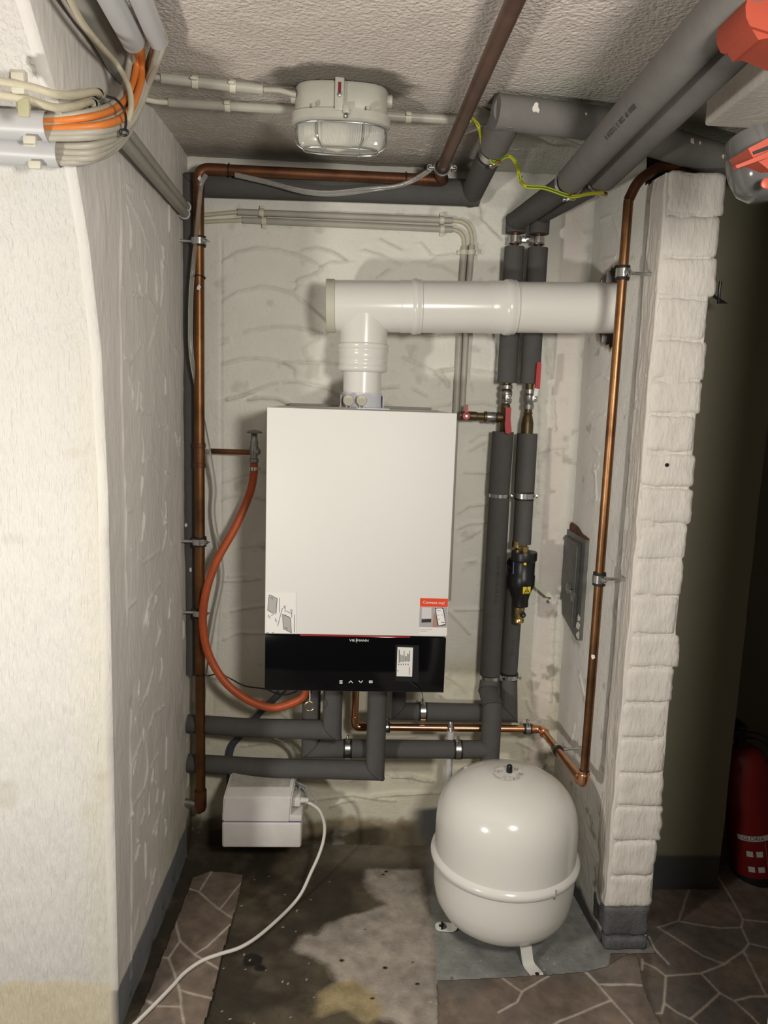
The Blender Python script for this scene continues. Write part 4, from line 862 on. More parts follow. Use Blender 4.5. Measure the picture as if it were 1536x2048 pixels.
bk = mk('black_cable', sweep(spline([at(414,1352,y=-.12), at(440,1348,y=-.12), at(460,1357,y=-.12), at(490,1372,y=-.13), at(530,1378,y=-.14), at(560,1389,y=-.15), at(585,1386,y=-.16), at(600,1378,y=-.17)]), .0022, 8), m_blk); setp(bk, 'thin black cable running to the boiler from the left pipe', 'cable')

# insulated pipe in the left corner, along the wall top and out over the pier
ip = thing('insulated_pipe', 'grey insulated pipe from left corner along wall top and over the pier', 'insulated pipe', (-.438,-.04,.62))
xc, yc = -.436, -.042
sleeve(ip, [(xc,yc,at(380,1345,y=yc).z), (xc,yc,1.955), (-.40,yc,1.958)], .0268)
a1 = V((at(944,386,y=-.045).x,-.045,at(944,386,y=-.045).z)); zt_ = 1.994
a2 = at(1018,226,z=zt_); cutc = at(996,303,z=a1.z*.55+zt_*.45)
dA = (a2-a1).normalized(); 
sleeve(ip, [(-.415,-.045,at(410,367,y=-.045).z), a1+V((-.02,0,0)), a1+V((.02,0,0))], .0345)
t1 = (cutc-a1).dot(dA)
sleeve(ip, [a1-dA*.03, a1+dA*(t1-.045)], .0300)
sleeve(ip, [a1+dA*(t1+.03), a2+dA*.012], .0345, m_foam2)
mk('bare_core', cyl(a1+dA*(t1-.06), a1+dA*(t1+.06), .024, 18), m_foam, ip)
gk = clamp(ip, a1+dA*t1, dA, .0255, (.2,-.4,-1), .040, 'earthing_clamp', rubber=False)
mk('earthing_screw', join(*[lathe([(.006,0),(.006,.004),(.003,.006)], a1+dA*(t1+s_)+V((.006+s_*.3,-.012,-.036)), (0,-.6,-1), 12) for s_ in (-.012,.016)]), m_brass, gk)
a3 = at(1200,248,z=1.992); a4 = at(1462,327,z=1.968)
sleeve(ip, [a2-(a3-a2).normalized()*.03, a3, a4, a4+(a4-a3).normalized()*.7], .0345, m_foam2)
mk('pipe_tip', prism([at(963,213,z=2.02), at(995,231,z=2.0), at(998,226,z=2.02)], (0,.01,.006)), m_foam, ip)
def on_pipe(px, py, a, b, r):                       # where the view through a pixel meets a pipe
    d = V(RM @ _ray(px, py)); o = V(CAM)-V(a); ax = (V(b)-V(a)).normalized(); dp = d-ax*d.dot(ax); op = o-ax*o.dot(ax)
    A_, B_, C_ = dp.dot(dp), 2*dp.dot(op), op.dot(op)-r*r; t = (-B_-math.sqrt(max(B_*B_-4*A_*C_, 0)))/(2*A_); p = V(CAM)+d*t
    n = (p-V(a)); n = (n-ax*n.dot(ax)).normalized(); return p, n
for px, py, r_, sa, sb in ((1071,216,.014,a2,a3),(1172,228,.004,a2,a3),(1384,282,.010,a3,a4),(1446,313,.007,a3,a4),(1400,286,.004,a3,a4)):
    q, n_ = on_pipe(px, py, sa, sb, .0350); flake(ip, q, n_, r_*.8, px)
for px, py, r_ in ((386,545,.006),(372,1050,.006),(381,1140,.006)):
    q = at(px, py, y=yc-.026); flake(ip, q, V((-.2,-1,0)), r_, py)

# ------------------------------------------------------------------ earthing wire
ew = thing('earthing_wire', 'green and yellow earthing wire linking the ceiling pipes', 'wire', at(1035,330,z=1.93))
g1 = a1+dA*t1+V((0,-.02,-.035)); gL = ceilL[0]-(ceilL[1]-ceilL[0]).normalized()*.03+V((0,-.02,-.036)); gR = ceilR[0]-(ceilR[1]-ceilR[0]).normalized()*.03+V((0,-.02,-.036))
wp_ = [at(946,238,z=2.018), at(957,252,z=2.0), at(962,272,y=g1.y-.03), at(966,290,y=g1.y-.02), at(980,300,y=g1.y), g1, at(1016,312,y=g1.y), at(1032,326,y=g1.y+.02), at(1037,345,y=(g1.y+gL.y)/2), at(1041,362,y=(g1.y+gL.y)/2), at(1054,373,y=gL.y), at(1090,376,y=gL.y), gL, (gL+gR)/2+V((0,0,.001)), gR]
sw = spline(wp_, 6); mk('wire', sweep(sw, .0042, 10), m_gry, ew)
mk('green_stripe', sweep([p+(V(CAM)-p).normalized()*.0030 for p in sw], .0019, 6), m_grn, ew)
cp_ = mk('cable_tie', cyl(at(1038,358,y=(g1.y+gL.y)/2), at(1046,352,y=(g1.y+gL.y)/2), .0012, 6), m_grn, ew)

# ------------------------------------------------------------------ conduits
def conduit(label, tubes, cables, clips, r=.0090, m=m_pvc, cm=m_caby, grp=None, cr=.0055):
    p0 = V(tubes[0][0]); t = thing('conduit', label, 'conduit', p0, grp)
    for p in tubes: mk('tube', sweep(p, r, 16), m, t)
    for p in cables: mk('cable', sweep(spline(p, 6), cr, 10), cm, t)
    for c, d, up_ in clips:
        d = V(d).normalized(); up_ = V(up_); s = d.cross(up_).normalized(); c = V(c)
        mk('conduit_clip', join(hollow([c-d*.006, c+d*.006], r+.0022, .002, 14), box(c+up_*(r+.006), (.012,.004,.008), .001, Matrix((d, s, up_)).transposed())), m_clip if m is m_pvc else m, t)
    return t
by = -.012
u0, u1 = at(476,424,y=by), at(905,441,y=by)
conduit('upper conduit on the back wall above the boiler', [[u0, u1], [at(944,490,y=by), at(938,560,y=by), at(924,830,y=by)]], [[at(408,430,y=by), at(440,427,y=by), u0], [u1, at(925,444,y=by), at(938,455,y=by), at(944,475,y=by), at(944,492,y=by)]],
        [(u0.lerp(u1,.11), u1-u0, (0,0,1)), (u0.lerp(u1,.95), u1-u0, (0,0,1)), (at(943,505,y=by), (0,0,1), (1,0,0))])
u0, u1 = at(486,440,y=by), at(905,459,y=by)
conduit('lower conduit on the back wall above the boiler', [[u0, u1], [at(929,492,y=by), at(924,560,y=by), at(904,1000,y=by), at(896,1200,y=by)]], [[at(408,444,y=by), at(440,442,y=by), u0], [u1, at(918,463,y=by), at(927,474,y=by), at(929,494,y=by)]],
        [(u0.lerp(u1,.10), u1-u0, (0,0,-1)), (u0.lerp(u1,.95), u1-u0, (0,0,-1)), (at(928,505,y=by), (0,0,1), (-1,0,0))])
zc_ = CEIL-.016
u0, u1 = at(322,156,z=zc_), at(525,179,z=zc_)
conduit('short ceiling conduit ending left of the lamp', [[u0, u1]], [[at(285,152,z=zc_), u0, u0.lerp(u1,.1)], [u1, at(560,181,z=zc_-.004), at(592,190,z=zc_-.01)]], [(u0.lerp(u1,.33), u1-u0, (0,-1,0)), (u0.lerp(u1,.70), u1-u0, (0,-1,0))], r=.0100, cm=m_cabb)
u0, u1 = at(338,205,z=zc_), at(912,240,z=zc_)
conduit('long ceiling conduit passing behind the lamp', [[u0, u1]], [[at(288,198,z=zc_), at(312,203,z=zc_), u0, u0.lerp(u1,.05)], [u1, at(930,239,z=zc_), at(948,240,z=zc_)]], [(u0.lerp(u1,.20), u1-u0, (0,-1,0)), (u0.lerp(u1,.83), u1-u0, (0,-1,0))], r=.0095, cm=m_clip)
for (s, e, lab, cp2) in (((196,188),(372,415),'upper grey conduit along the left niche wall', [(0,163,-1.005),(60,174,-1.0),(110,188,-.98),(150,190,-.93),(190,184,-.86)]), ((184,208),(370,428),'lower grey conduit along the left niche wall', [(0,190,-1.0),(50,198,-.99),(110,215,-.96),(150,212,-.92),(180,204,-.85)])):
    a = atL(*s, off=.030); b = atL(*e, off=.016); d = (b-a).normalized(); a = a
    t = thing('conduit', lab, 'conduit', a)
    mk('tube', hollow([a, b], .0112, .0014), m_pvcd if 0 else mat('grey_conduit',(.34,.325,.285),.45,var=.15), t)
    mk('end_clip', join(ring(b-d*.004, d, .0125, .0025), box(b-d*.006+V((-.01,0,-.006)), (.014,.012,.006), .001)), m_pvcg, t)
    c0 = a+d*.03
    mk('cable', sweep(spline([at(x, y, y=yy) for x, y, yy in cp2]+[a+d*.02, a+d*.08], 7), .0062, 12), m_caby, t)
cl = thing('cable_clip', 'double cream cable clip on the left pier', 'cable clip', at(38,200,y=-.99))
mk('upper_clip', join(box(at(37,152,y=-.985), (.024,.014,.016), .003), box(at(36,166,y=-1.003), (.020,.006,.030), .003)), m_clip, cl)
mk('lower_clip', join(box(at(47,205,y=-.985), (.020,.012,.022), .003), box(at(48,215,y=-.995), (.018,.006,.028), .003)), mat('olive_cream_clip',(.48,.46,.30),.5,var=.2), cl)

# ducts on the left pier
d1a, d1b = at(-60,246,y=-.905), at(97,254,y=-.905); d2a, d2b = at(-60,296,y=-.885), at(119,308,y=-.885)
for a, b, r_, lab, cx in ((d1a, d1b, .0235, 'upper light grey cable duct on the left pier', ((50,228),(60,280))), (d2a, d2b, .0215, 'lower light grey cable duct on the left pier', ((60,287),(70,330)))):
    t = thing('cable_duct', lab, 'cable duct', b)
    mk('tube', hollow([a, b], r_, .0016, 28), m_pvcg, t)
    for x, y in cx: mk('duct_clip', box(at(x, y, y=a.y-.018), (.020,.008,.012), .002), m_clip, t)
# ceiling ducts at the upper left
zt2 = 2.002
def cduct(lab, p0, p1, r_, m_, z_):
    a, b = at(*p0, z=z_), at(*p1, z=z_); d = (b-a).normalized()
    t = thing('cable_duct', lab, 'cable duct', b); mk('tube', hollow([a-d*.35, b], r_, .0016, 28), m_, t); return a, b, d
e1 = cduct('dark grey ceiling duct nearest the left pier', (165,0), (250,150), .021, m_pvcd, 2.008)
e2 = cduct('middle light grey ceiling duct with orange cables', (212,-20), (266,82), .0195, m_pvcg, 1.990)
e3 = cduct('right light grey ceiling duct at the upper left', (275,-20), (316,80), .0175, m_pvcg, 2.000)
# cables from the ceiling ducts round the corner into the pier ducts
def cab(lab, m_, st, mids, en, r_, inner):
    p = [st-inner*.06, st]+[at(x, y, y=yy) for x, y, yy in mids]+[en, en+V((-.06,0,0))]
    o = mk('cable', sweep(spline(p, 7), r_, 12), m_); return setp(o, lab, 'cable', 'cables bundled at the upper left')
b2 = e2[1]; b3 = e3[1]; dd2 = e2[2]; dd3 = e3[2]
def off(v, x, z): return v+V((x,0,z))
cab('upper orange cable curving into the upper pier duct', m_cabo, off(b2,.004,-.004), [(275,120,-.72),(262,180,-.74),(238,212,-.80),(190,232,-.88)], off(d1b,0,.009), .0062, dd2)
cab('lower orange cable curving into the upper pier duct', m_cabo, off(b2,.011,.0), [(284,125,-.72),(280,170,-.73),(256,226,-.80),(205,250,-.88)], off(d1b,0,-.002), .0062, dd2)
cab('beige cable above the orange pair in the bundle', m_cabb, off(b2,-.008,-.003), [(260,115,-.72),(248,180,-.745),(228,207,-.80),(180,224,-.88)], off(d1b,0,.015), .0058, dd2)
cab('beige cable between the two orange cables', m_cabb, off(b2,-.003,.006), [(268,130,-.71),(262,195,-.74),(240,228,-.80),(185,244,-.875)], off(d1b,0,.0035), .0052, dd2)
cab('beige cable just below the orange pair', m_cabb, off(b3,-.006,-.004), [(298,125,-.70),(282,190,-.73),(250,245,-.80),(200,262,-.88)], off(d1b,0,-.010), .0062, dd3)
cab('lowest beige cable entering the upper pier duct', m_cabb, off(b3,.004,-.002), [(304,130,-.70),(285,200,-.73),(252,255,-.80),(190,272,-.88)], off(d1b,0,-.016), .0062, dd3)
cab('topmost beige cable entering the lower pier duct', m_cabb, off(b3,-.002,.004), [(296,150,-.69),(275,215,-.73),(246,264,-.79),(195,288,-.865)], off(d2b,0,.012), .0062, dd3)
cab('middle beige cable entering the lower pier duct', m_cabb, off(b3,.008,.003), [(300,160,-.69),(272,228,-.73),(243,272,-.79),(190,303,-.865)], off(d2b,0,.003), .0060, dd3)
cab('second lowest beige cable entering the lower pier duct', m_cabb, off(b3,.0,-.008), [(292,175,-.70),(268,240,-.735),(238,284,-.79),(190,314,-.865)], off(d2b,0,-.006), .0056, dd3)
cab('lowest sagging beige cable entering the lower pier duct', m_cabb, off(b3,.01,-.004), [(290,185,-.70),(264,252,-.74),(230,298,-.79),(180,321,-.86)], off(d2b,0,-.013), .0056, dd3)
lo_ = mk('cable', sweep(spline([at(130,-20,z=1.966), at(165,45,z=1.966), at(202,92,z=1.966), at(235,130,y=-.76), at(258,175,y=-.775), at(262,215,y=-.80), at(255,245,y=-.82)], 7), .0050, 12), m_caby); setp(lo_, 'cream cable crossing over the bundle from the pier top', 'cable')
pw = mk('painted_cable', sweep(spline([at(118,-20,z=2.0), at(150,30,z=2.0), at(190,80,z=2.0), at(225,140,z=2.0)], 6), .0065, 10), m_flake); setp(pw, 'paint-covered cable along the top of the left pier', 'cable')
ti = thing('cable_tie', 'black cable tie looped round the cable bundle', 'cable tie', at(250,262,y=-.84))
mk('strap', sweep(spline([at(213,193,y=-.86), at(232,199,y=-.865), at(247,218,y=-.87), at(252,240,y=-.86), at(250,262,y=-.85)], 6), .0022, 8), m_blk, ti)
mk('loop', closed_tube([at(248+8*math.cos(a_), 265+6*math.sin(a_), y=-.85) for a_ in np.linspace(0, 2*math.pi, 18, endpoint=False)], .0022, 8), m_blk, ti)

# ------------------------------------------------------------------ ceiling lamp
lamp = thing('bulkhead_lamp', 'oval grey bulkhead lamp with ribbed glass and wire cage', 'ceiling lamp', (-.03,-.56,CEIL))
LXc = at(683,200,z=2.0).x; LYc = -.535
zr0 = at(683,222,y=LYc-.05).z; zr1 = zr0-.016; zg = at(683,290,y=LYc-.03).z
def oval(a, b, z, n=56, e=2.6):
    D_ = []
    for j in range(720):
        t = 2*math.pi*j/720; c, s = math.cos(t), math.sin(t)
        D_.append((a*math.copysign(abs(c)**(2/e), c), b*math.copysign(abs(s)**(2/e), s)))
    D_ = np.array(D_+[D_[0]]); L_ = np.concatenate([[0], np.cumsum(np.hypot(*np.diff(D_, axis=0).T))]); q = np.linspace(0, L_[-1], n, endpoint=False)
    return [V((LXc+x, LYc+y, z)) for x, y in zip(np.interp(q, L_, D_[:,0]), np.interp(q, L_, D_[:,1]))]
def loft(rings, cap=True):
    n = len(rings[0]); vs = [p for r_ in rings for p in r_]; fs = []
    for i in range(len(rings)-1):
        for j in range(n): fs.append((i*n+j, i*n+(j+1)%n, (i+1)*n+(j+1)%n, (i+1)*n+j))
    if cap: fs += [tuple(range(n)), tuple(range((len(rings)-1)*n, len(rings)*n))]
    return vs, fs
AW, BW = .0960, .046
mk('base', loft([oval(AW-.004,BW-.003,CEIL-.002), oval(AW,BW,CEIL-.008), oval(AW,BW,zr0+.004), oval(AW-.004,BW-.003,zr0)]), m_lampg, lamp)
mk('rim', loft([oval(AW+.001,BW+.001,zr0+.006), oval(AW+.007,BW+.007,zr0+.004), oval(AW+.007,BW+.007,zr1+.004), oval(AW+.002,BW+.002,zr1)]), m_lampg, lamp)
gl_ = []
for i in range(9):
    t = i/8*1.36; s = math.cos(t)**.42; z_ = zr1-(zr1-zg)*math.sin(t)/math.sin(1.36); R_ = oval((AW-.007)*(.74+.26*s), (BW-.004)*(.45+.55*s), z_, 190)
    c_ = V((LXc,LYc,z_)); gl_.append([c_+(p-c_)*(1+(.022 if j%2 else -.012)) for j, p in enumerate(R_)])
mk('glass', loft(gl_), m_glassr, lamp, smooth=False)
mk('bulb', lathe([(.012,0),(.014,.02),(.028,.05),(.030,.07),(.024,.09),(.008,.10)], (LXc-.075,LYc,zr1-.014), (1,0,-.05), 24), m_bulb, lamp)
cg = mk('cage', join(closed_tube(oval(AW-.001,BW+.004,zr1-.004,60), .0017), closed_tube([p for p in oval(AW-.018,BW-.020,zg-.004,60)], .0017),
     *[sweep(spline([V((LXc+x*(AW-.001), LYc+y*(BW+.004), zr1-.004)), V((LXc+x*(AW-.003), LYc+y*(BW+.002), (zr1+zg)/2-.012)), V((LXc+x*(AW-.018)*.99, LYc+y*(BW-.020), zg-.004))], 6), .0016, 8) for x, y in ((.5,-1),(-.5,-1),(.5,1),(-.5,1),(1,0),(-1,0))]), m_zinc, lamp)
latch = mk('latch', join(box((LXc-.004,LYc-BW-.004,(CEIL+zr0)/2+.004), (.019,.012,CEIL-zr0+.010), .003), box((LXc+.010,LYc-BW-.008,zr0+.002), (.013,.012,.016), .002)), m_lampg, lamp)
mk('latch_slot', box((LXc-.004,LYc-BW-.0105,CEIL-.020), (.006,.002,.020)), mat('dark_red_paint',(.16,.01,.015),.5), latch, smooth=False)
mk('latch_screw', join(lathe([(.004,0),(.004,.004),(.002,.005)], (LXc-.004,LYc-BW-.011,CEIL-.034), (0,-1,0), 10), lathe([(.0045,0),(.0045,.006),(.002,.008)], (LXc+.010,LYc-BW-.010,zr0-.008), (0,-.5,-1), 10)), m_chrome, latch)
for s in (-1, 1):
    mk('cable_gland', lathe([(.013,0),(.013,.010),(.010,.012)], (LXc+s*(AW-.002),LYc,CEIL-.022), (s,0,0), 16), m_lampg, lamp)
    mk('rim_lug', lathe([(.005,0),(.005,.006),(.003,.007)], (LXc+s*.055,LYc-BW-.006,zr0+.004), (0,0,1), 12), m_lampg, lamp)

# ------------------------------------------------------------------ expansion tank
TX, TY = .442, -.406
tk = thing('expansion_tank', 'cream white expansion tank standing on three feet', 'tank', (TX,TY,0))
zr = .234; prof = [(.001,.045),(.06,.046),(.10,.051),(.135,.064),(.160,.085),(.175,.112),(.1815,.145),(.183,.18),(.183,zr-.012)]
mk('lower_shell', lathe(prof, (TX,TY,0), (0,0,1), 72), m_tank, tk)
prof = [(.183,zr+.010),(.183,.29),(.1825,.325),(.180,.350),(.174,.374),(.163,.397),(.146,.417),(.122,.433),(.090,.445),(.055,.453),(.025,.457),(.001,.458)]
mk('upper_shell', lathe(prof, (TX,TY,0), (0,0,1), 72), m_tank, tk)
pts = [(.182,zr-.014),(.188,zr-.013),(.1925,zr-.008),(.1935,zr-.001),(.192,zr+.005),(.187,zr+.009),(.185,zr+.012),(.182,zr+.014)]
bd = mk('clamp_ring', lathe(pts, (TX,TY,0), (0,0,1), 96), m_tank, tk)
q = at(1095,1783,y=TY-.15); a_ = math.atan2(-.17, .09)
mk('ring_gap', box((TX+.1935*math.cos(a_), TY+.1935*math.sin(a_), zr-.002), (.0015,.004,.024), 0, Matrix.Rotation(a_, 3, 'Z') @ Matrix.Identity(3)), m_gprint, bd, smooth=False)
for fp in ((at(1072,1950,z=0)), (at(884,1856,z=0))):
    dv_ = V((fp.x-TX, fp.y-TY, 0)); L_ = dv_.length; dv_.normalize(); sd = V((-dv_.y, dv_.x, 0))
    cpt = V((TX,TY,0)); sec = [(1,.12),(-1,.12),(-1,-.12),(1,-.12)]
    pth = fillet([cpt+dv_*(L_-.062)+V((0,0,.074)), cpt+dv_*(L_-.046)+V((0,0,.040)), cpt+dv_*(L_-.034)+V((0,0,.004)), cpt+dv_*(L_+.003)+V((0,0,.004))], .012, 5)
    # flat bar with rounded end
    vs, fs = [], []
    for i, p in enumerate(pth):
        t_ = (pth[min(i+1,len(pth)-1)]-pth[max(i-1,0)]).normalized(); nn = sd.cross(t_).normalized()
        for x, y in ((1,1),(-1,1),(-1,-1),(1,-1)): vs.append(p+sd*x*.0155+nn*y*.0022)
    for i in range(len(pth)-1):
        for j in range(4): fs.append((i*4+j, i*4+(j+1)%4, (i+1)*4+(j+1)%4, (i+1)*4+j))
    fs += [(0,1,2,3), tuple(range((len(pth)-1)*4, len(pth)*4))]
    f_ = mk('foot', join((vs, fs), lathe([(.0158,.0018),(.0158,.0062)], cpt+dv_*(L_+.003), (0,0,1), 24)), m_tank, tk)
    mk('foot_hole', lathe([(.0052,.0063),(.0052,.0068)], cpt+dv_*(L_+.004), (0,0,1), 14), m_rub, f_)
mk('foot', box((TX+.10,TY+.13,.03), (.03,.03,.06), .004), m_tank, tk)
mk('valve_cap', lathe([(.0075,.455),(.0078,.462),(.0072,.474),(.0055,.477)], (TX,TY,0), (0,0,1), 18), m_blk, tk)
def on_tank(px, py, e=.0012):                       # a point on the dome
    z_ = .456
    for _ in range(12):
        q = at(px, py, z=z_); r_ = math.hypot(q.x-TX, q.y-TY); z_ = float(np.interp(r_, [p[0] for p in prof[::-1]], [p[1] for p in prof[::-1]]))
    return V((q.x, q.y, z_+e))
def tpoly(polys, e=.0012):
    vs, fs = [], []
    for pl in polys:
        k = len(vs); vs += [on_tank(x, y, e) for x, y in pl]; fs.append(tuple(range(k, k+len(pl))))
    return vs, fs
def kt(pts): return [(960+x/12.8, 1500+y/12.8) for x, y in pts]
tl = mk('round_label', tpoly([kt([(720+400*math.cos(t), 625+185*math.sin(t)) for t in np.linspace(0, 2*math.pi, 28, endpoint=False)])], .0010), mat('label_cream',(.80,.785,.73),.4), tk, smooth=False)
prn = [kt(rect(360,540,410,570)), kt(rect(448,525,470,600)), kt(rect(495,545,512,585)), kt(rect(535,550,570,572)), kt([(985,600),(1100,618),(1098,665),(985,648)]), kt(rect(845,715,885,790)), kt(rect(938,625,955,775)), kt(rect(988,670,1006,760)), kt(rect(760,430,830,470)), kt(rect(870,460,890,520)), kt(rect(905,470,925,535)), kt(rect(945,490,980,530)), kt(rect(740,738,800,752))]
for l in ([(320,600),(420,710),(560,750)], [(565,705),(670,738)], [(610,680),(690,700)], [(720,790),(810,798)], [(620,770),(690,785)], [(330,520),(400,460),(500,440)], [(560,450),(640,455)], [(720,700),(820,708)]): prn += stroke(kt(l), .8)
mk('label_print', tpoly(prn, .0022), m_gprint, tl, smooth=False)

# ------------------------------------------------------------------ condensate pump with plug and cord
PYf = -.215
def pz(px, py): return at(px, py, y=PYf)
pbl = pz(443,1696); pbr = pz(602,1699); zb = (pbl.z+pbr.z)/2; zs_ = pz(520,1645).z; ztp = pz(515,1594).z; xl_, xr_ = pbl.x, pbr.x
pp = thing('condensate_pump', 'small white pump box with blue seam mounted low on the wall', 'pump', ((xl_+xr_)/2,-.02,zb))
mk('lower_tank', box(((xl_+xr_)/2, PYf/2-.012, (zb+zs_)/2-.001), (xr_-xl_, abs(PYf)-.03, zs_-zb-.002), .007, seg=3), m_pump, pp)
mk('seam', box(((xl_+xr_)/2, PYf/2-.012, zs_), (xr_-xl_-.003, abs(PYf)-.033, .004), .001), m_blue, pp)
xm = pz(583,1600).x
yb_ = -.03
up_ = [V((xl_+.001,PYf+.0,zs_+.001)), V((xl_+.004,PYf+.004,ztp-.004)), V((xl_+.008,PYf+.03,ztp+.006)), V((xl_+.012,-.12,ztp+.022)), V((xl_+.012,yb_,ztp+.024)), V((xl_+.001,yb_,zs_+.001))]
ub = bmesh.new(); vs_, fs_ = prism(up_, (xm-xl_-.004,0,0)); bvs = [ub.verts.new(v_) for v_ in vs_]; [ub.faces.new([bvs[i] for i in f]) for f in fs_]
bmesh.ops.bevel(ub, geom=list(ub.edges), offset=.004, segments=2, affect='EDGES'); ub.verts.index_update(); vf = ([v_.co.copy() for v_ in ub.verts], [tuple(v_.index for v_ in f.verts) for f in ub.faces]); ub.free()
mk('upper_housing', vf, m_pump, pp)
mk('plug_shelf', box(((xm+xr_)/2-.003, PYf/2-.012, zs_+.011), (xr_-xm+.008, abs(PYf)-.03, .020), .004), m_pump, pp)
mk('lid_plate', box((xl_+(xm-xl_)*.52, -.105, ztp+.0275), (.062,.024,.004), .0005, Matrix.Rotation(-.08,3,'X')), m_brassd, pp)
mk('dust_lid', prism([V((xl_+.016,PYf+.038,ztp+.0095)), V((xm-.010,PYf+.038,ztp+.0095)), V((xm-.010,-.122,ztp+.0235)), V((xl_+.018,-.122,ztp+.0235))], (0,.0005,.001)), m_pumpd, pp, smooth=False)
pg_ = pz(592,1612); plug = thing('power_plug', 'white mains plug and cord trailing from the pump over the floor', 'power cord', V((pg_.x,PYf+.03,pg_.z)))
mk('plug', join(box(V((pg_.x-.004,PYf+.045,pg_.z-.002)), (.032,.045,.030), .006), lathe([(.010,0),(.007,.010),(.0065,.024)], V((pg_.x+.010,PYf+.035,pg_.z-.001)), (1,-.1,.02), 14)), m_wcord, plug)
mk('strain_relief', join(*[ring(V((pg_.x+.016+.004*i, PYf+.034, pg_.z-.001)), (1,0,0), .0072, .0012, 18, 6) for i in range(4)]), m_wcord, plug)
cps = [V((pg_.x+.018,PYf+.034,pg_.z-.001)), at(628,1611,y=-.18), at(641,1624,y=-.18), at(649,1650,y=-.18), at(647,1680,y=-.19), at(637,1712,y=-.21), at(622,1745,y=-.24), at(604,1784,y=-.275), at(583,1812,z=.0075), at(548,1846,z=.0065), at(512,1876,z=.0065), at(478,1896,z=.0065), at(440,1908,z=.0085), at(405,1921,z=.0095), at(370,1945,z=.0095), at(345,1972,z=.0095), at(315,2003,z=.009), at(285,2033,z=.008), at(250,2066,z=.008), at(200,2110,z=.008)]
mk('cord', sweep(spline(cps, 7), .0048, 10), m_wcord, plug)
mk('pump_leads', join(*[sweep(spline(p, 6), .0030, 8) for p in ([pz(588,1608)+V((0,.09,0)), at(594,1585,y=-.12), at(600,1572,y=-.10), at(590,1560,y=-.08)], [at(597,1566,y=-.10), at(618,1578,y=-.10), at(630,1596,y=-.11), at(630,1606,y=-.12), at(618,1612,y=-.14)], [at(600,1570,y=-.09), at(612,1585,y=-.10), at(617,1605,y=-.12)], [at(580,1562,y=-.09), at(588,1580,y=-.10), at(590,1600,y=-.13)])]), m_pvcg, pp)
mk('lead_clip', prism([at(x, y, y=-.13) for x, y in ((597,1591),(609,1597),(609,1603),(605,1604))], (0,-.006,0)), m_dblue, pp)
sh = mk('drain_hose', sweep(spline([at(568,1378,y=-.13), at(552,1394,y=-.125), at(520,1425,y=-.07), at(490,1462,y=-.035), at(465,1490,y=-.026), at(458,1520,y=-.026), at(459,1545,y=-.026), at(460,1580,y=-.03)], 6), .0102, 14), m_slate); setp(sh, 'slate grey drain hose from the boiler down to the pump', 'hose')
gh = mk('clear_hose', sweep(spline([at(545,1478,y=-.05), at(565,1486,y=-.05), at(582,1500,y=-.05), at(590,1520,y=-.055), at(592,1545,y=-.06), at(590,1570,y=-.07)], 6), .0055, 10), m_clear); setp(gh, 'short clear tube curving down behind the pump box', 'tube')

# ------------------------------------------------------------------ soot door on the right wall
sd_ = thing('soot_door', 'grey iron chimney access door low on the right wall', 'chimney door', atR(1150,1250))
def rw(px, py, off=0.0): return atR(px, py, off)
def rwp(y_, z_, off=0.0): return V((RWX(y_)-off, y_, z_))
dy0, dy1, dz0, dz1 = -.004, -.165, .735, 1.030
fr = [rwp(dy0,dz1), rwp(dy1,dz1-.004), rwp(dy1,dz0), rwp(dy1+.02,dz0-.004), rwp(dy0-.01,dz0+.035), rwp(dy0,dz0+.07)]
mk('frame', prism(fr, (-.012,0,0)), m_iron, sd_, smooth=False)
leaf = [rwp(dy0-.008,dz1-.018,.013), rwp(dy1+.030,dz1-.020,.013), rwp(dy1+.030,dz0+.030,.013), rwp(dy0-.012,dz0+.085,.013)]
lf = mk('door_leaf', prism(leaf, (-.006,0,0)), m_iron, sd_, smooth=False)
mk('leaf_rib', sweep(fillet([rwp(dy0-.012,dz1-.026,.020), rwp(dy1+.036,dz1-.028,.020), rwp(dy1+.036,dz0+.045,.020)], .012), .0045, 10), m_iron, lf)
mk('latch', join(lathe([(.016,0),(.016,.006),(.010,.010)], rwp(-.082,.866,.018), (-1,0,0), 20), box(rwp(-.10,.864,.026), (.006,.034,.012), .002), lathe([(.013,0),(.013,.006),(.008,.009)], rwp(-.122,.858,.018), (-1,0,0), 20), box(rwp(-.125,.848,.024),(.008,.012,.02),.003)), mat('worn_steel',(.34,.34,.33),.42,metal=.6,var=.2), lf)
mk('bare_brick_patch', prism([rwp(.0,1.032), rwp(-.02,1.052), rwp(-.065,1.048), rwp(-.11,1.034), rwp(-.165,1.030), rwp(-.163,1.004), rwp(0,1.02)], (-.006,0,0)), m_brickb, sd_, smooth=False)
for yy, zz_, r_ in ((-.160,.80,.010),(-.158,.775,.012),(-.162,.75,.012)): flake(sd_, rwp(yy,zz_,.013), V((-1,-.3,0)), r_, yy*-999)

